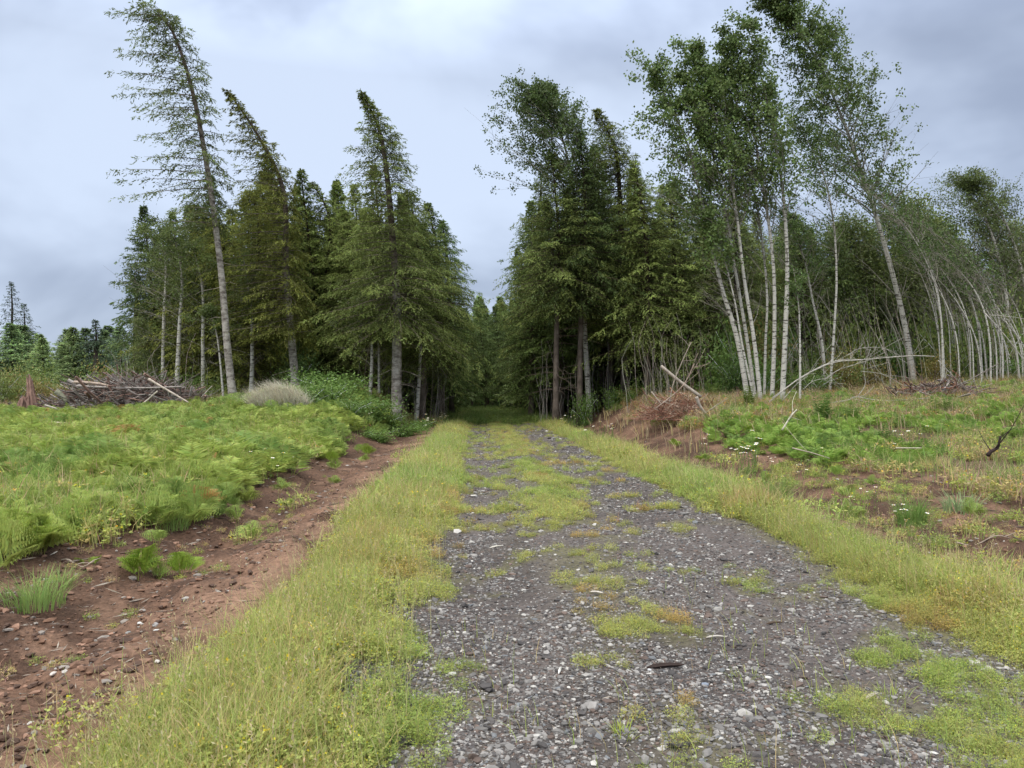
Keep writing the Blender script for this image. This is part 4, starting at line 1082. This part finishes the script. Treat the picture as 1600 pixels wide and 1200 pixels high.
for (px, py, L, lab, col) in [
    (985, 636, 1.15, 'dark sword fern clump left of the red brush heap', (.07, .14, .03)), (1028, 655, .85, 'smaller sword fern in front of the dark clump', (.09, .17, .035)),
    (1170, 640, .95, 'sword fern at the foot of the white alder clump', (.13, .19, .035)), (1112, 628, 1.0, 'sword fern beside the red brush heap on the alder side', (.10, .16, .035)),
    (1285, 660, 1.1, 'big sword fern right of the forked white branch', (.12, .21, .045)), (1330, 662, .8, 'sword fern right of the big one among dry weeds', (.12, .20, .04)),
    (905, 640, .8, 'yellowing sword fern at the dark forest mouth', (.17, .17, .035)), (935, 646, .8, 'olive sword fern beside the yellowing one', (.14, .17, .035)),
    (1380, 700, .7, 'sword fern left of the pale yellow grass mound', (.12, .20, .045)), (1480, 650, .8, 'green fern clump under the bent stems', (.13, .20, .045))]:
    x, y, z = at(px, py); o = sword_fern(rs, 26, L * 1.3, col).obj('sword_fern', M_FERN); o.location = (x, y, z - .02); tag(o, lab, 'fern')

# daisies: stalk, petals, yellow eye; copies
def daisy():
    e = link('daisy', None); h = .30
    m1 = MB(); tube(m1, crv([[0, 0, 0], [.01, 0, h * .5], [.03, .0, h]], 5), .0022, 4, (.16, .26, .06), False)
    rs_ = np.random.RandomState(3)
    for k in range(5): cards(m1, [[.006, 0, h * (.1 + .13 * k)]], [[math.cos(k * 2.2), math.sin(k * 2.2), .6]], .05, .010, [[0, 0, 1]], (.16, .26, .06))
    st = m1.mesh('stem', M_GRASS)
    m2 = MB(); n = 16; a = np.arange(n) * 2 * math.pi / n
    cards(m2, np.repeat([[.03, 0, h]], n, 0), np.stack([np.cos(a), np.sin(a), np.full(n, .12)], 1), .024, .010, np.array([[0, 0, 1.]]), (.85, .85, .82), .65)
    pt = m2.mesh('petals', M_PETAL)
    m3 = MB(); V, Q, T, C = ico(1, rs_, .5, .02); m3.add(V * .008 + [.03, 0, h + .002], None, T, (.75, .5, .04)); ey = m3.mesh('flower_eye', M_PETAL)
    for nm, me in (('stem', st), ('petals', pt), ('flower_eye', ey)): link(nm, me, e)
    return e
d0 = daisy(); first = True
regions = [((1070, 1180), (690, 745), 34, 'white daisy in the patch right of the road near the soil bank', 'daisies in the patch beside the soil bank', 1.7),
           ((1180, 1330), (720, 770), 20, 'white daisy behind the dark green tuft by the right verge', 'daisies behind the dark green grass tuft', 1.1),
           ((1330, 1440), (770, 850), 18, 'white daisy near the tall dense tuft on the right', 'daisies around the tall dense tuft', 1.0),
           ((1380, 1480), (690, 745), 14, 'white daisy in the grass left of the pale yellow mound', 'daisies near the pale yellow grass mound', 1.6),
           ((870, 960), (655, 690), 26, 'small white daisy along the right verge near the forest', 'daisies along the far right verge', 1.8),
           ((660, 705), (655, 672), 20, 'small white daisy at the far left verge by the forest mouth', 'daisies at the far left verge', 1.9),
           ((390, 470), (715, 750), 14, 'white daisy in the grass of the left fern slope', 'daisies on the left fern slope', 1.3),
           ((560, 650), (640, 665), 14, 'small white daisy below the brambles on the left bank', 'daisies below the left brambles', 2.0)]
for (xa, xb), (ya, yb), n, lab, grp, s_ in regions:
    cxs, cys = rs.uniform(xa, xb, 4), rs.uniform(ya, yb, 4)
    for k in range(n):
        i = rs.randint(4)
        px = np.clip(cxs[i] + rs.normal(0, (xb - xa) * .14), xa, xb); py = np.clip(cys[i] + rs.normal(0, (yb - ya) * .16), ya, yb)
        x, y, z = at(px, py + 12)
        if first: e = d0; e['category'] = 'flower'; first = False
        else:
            e = d0.copy(); sc.collection.objects.link(e)
            for ch in d0.children:
                c = ch.copy(); sc.collection.objects.link(c); c.parent = e
        e.location = (x, y, z); e.rotation_euler = (rs.uniform(-.15, .25), rs.uniform(-.2, .2), rs.uniform(0, 6.3)); q = s_ * rs.uniform(.8, 1.25); e.scale = (q, q, q)
        e['label'] = lab; e['group'] = grp
# single pale stones on soil and gravel
for (px, py, s_, col, lab) in [(200, 990, .035, (.30, .29, .27), 'flat grey stone on the left soil, leftmost of the group of four'), (218, 975, .028, (.62, .60, .56), 'white flat stone at the top of the soil group'), (243, 978, .042, (.33, .31, .30), 'largest grey stone of the group on the left soil'),
                              (244, 986, .024, (.60, .58, .54), 'small white stone touching the largest grey stone'), (83, 1060, .035, (.55, .50, .45), 'pale stone alone on the lower left red soil'),
                              (647, 1015, .026, (.55, .54, .50), 'round white stone at the left gravel edge'), (664, 1022, .030, (.58, .55, .50), 'elongated white stone beside the round one at the gravel edge'),
                              (1102, 1073, .034, (.22, .25, .30), 'blue grey rock in the gravel below the middle tufts'), (1015, 1050, .028, (.50, .50, .50), 'pale broken rock on the gravel next to a dark stick'),
                              (1195, 1075, .030, (.36, .34, .32), 'grey rock beside the right wheel track'), (1235, 1094, .026, (.40, .38, .36), 'flat pale rock further right along the wheel track'),
                              (882, 772, .05, (.36, .35, .33), 'grey stone on the gravel under the middle grass strip'), (535, 928, .022, (.65, .63, .58), 'white stone half hidden in the left verge')]:
    x, y, z = at(px, py); m1 = MB(); V, Q, T, C = ico(2, rs, .5, .12); s_ *= .62; m1.add(V * s_, None, T, col); o = m1.obj('stone', M_STONE, smooth=False); o.location = (x, y, z + s_ * .2); o.rotation_euler = (0, 0, rs.uniform(0, 6)); tag(o, lab, 'stone')
for (px, py, L, az, col, lab) in [(775, 857, .16, .5, (.60, .56, .48), 'pale wood splinter on the left wheel track'), (875, 1052, .10, 1.3, (.62, .60, .55), 'white wood chip standing out on the central gravel'), (1040, 1046, .22, .05, (.05, .035, .03), 'dark straight stick on the central gravel'),
                                 (1210, 978, .12, .1, (.10, .07, .05), 'dark flat stick on the right wheel track'), (932, 930, .12, -.6, (.6, .55, .48), 'pale wood chip near the small middle tufts'), (1118, 1000, .12, .0, (.52, .48, .42), 'pale flat chip on the gravel above the blue grey rock'),
                                 (1362, 1095, .14, .6, (.5, .44, .36), 'pale curved twig on the lower right gravel')]:
    x, y, z = at(px, py); m1 = MB(); d = np.array([math.cos(az), math.sin(az), .04]); tube(m1, crv([-d * L / 2, [0, .004, .006], d * L / 2], 6), np.array([.3, 1, 1, .9, .8, .2]) * L * .07, 5, col)
    o = m1.obj('stick', M_WOOD); o.location = (x, y, z + .015); tag(o, lab, 'stick')
for (px, py, L, az, col, lab) in [(1370, 905, .5, .3, (.42, .34, .27), 'pale forked root lying on the right soil bank by the verge'), (1540, 850, .6, -.2, (.36, .29, .23), 'thin root across the bare right soil near the frame edge'),
                                 (1575, 890, .4, .9, (.45, .38, .30), 'short pale root standing out at the lower edge of the right soil'), (120, 880, .5, -.5, (.40, .33, .27), 'thin pale stick on the dark soil behind the bright grass tuft'),
                                 (330, 800, .45, .2, (.34, .27, .21), 'brown stick on the left soil bank below the fern edge'), (30, 1105, .35, .4, (.36, .26, .19), 'reddish wood fragment on the lower left soil')]:
    x, y, z = at(px, py); m1 = MB(); d = np.array([math.cos(az), math.sin(az), .08])
    c_ = crv([-d * L / 2, -d * L * .2 + rs.normal(0, .03, 3), d * L * .15 + rs.normal(0, .03, 3), d * L / 2], 12)
    tube(m1, c_, np.linspace(.011, .004, 12), 5, col)
    for k in range(3):
        q = c_[3 + k * 3]; e_ = q + norm(d + rs.normal(0, .7, 3)) * L * .25; tube(m1, [q, (q + e_) / 2 + rs.normal(0, .008, 3), e_], [.006, .004, .002], 4, col)
    o = m1.obj('root', M_WOOD); o.location = (x, y, z + .02); tag(o, lab, 'root')
print('T end', time.time() - T_START, 'objects', len(bpy.data.objects))
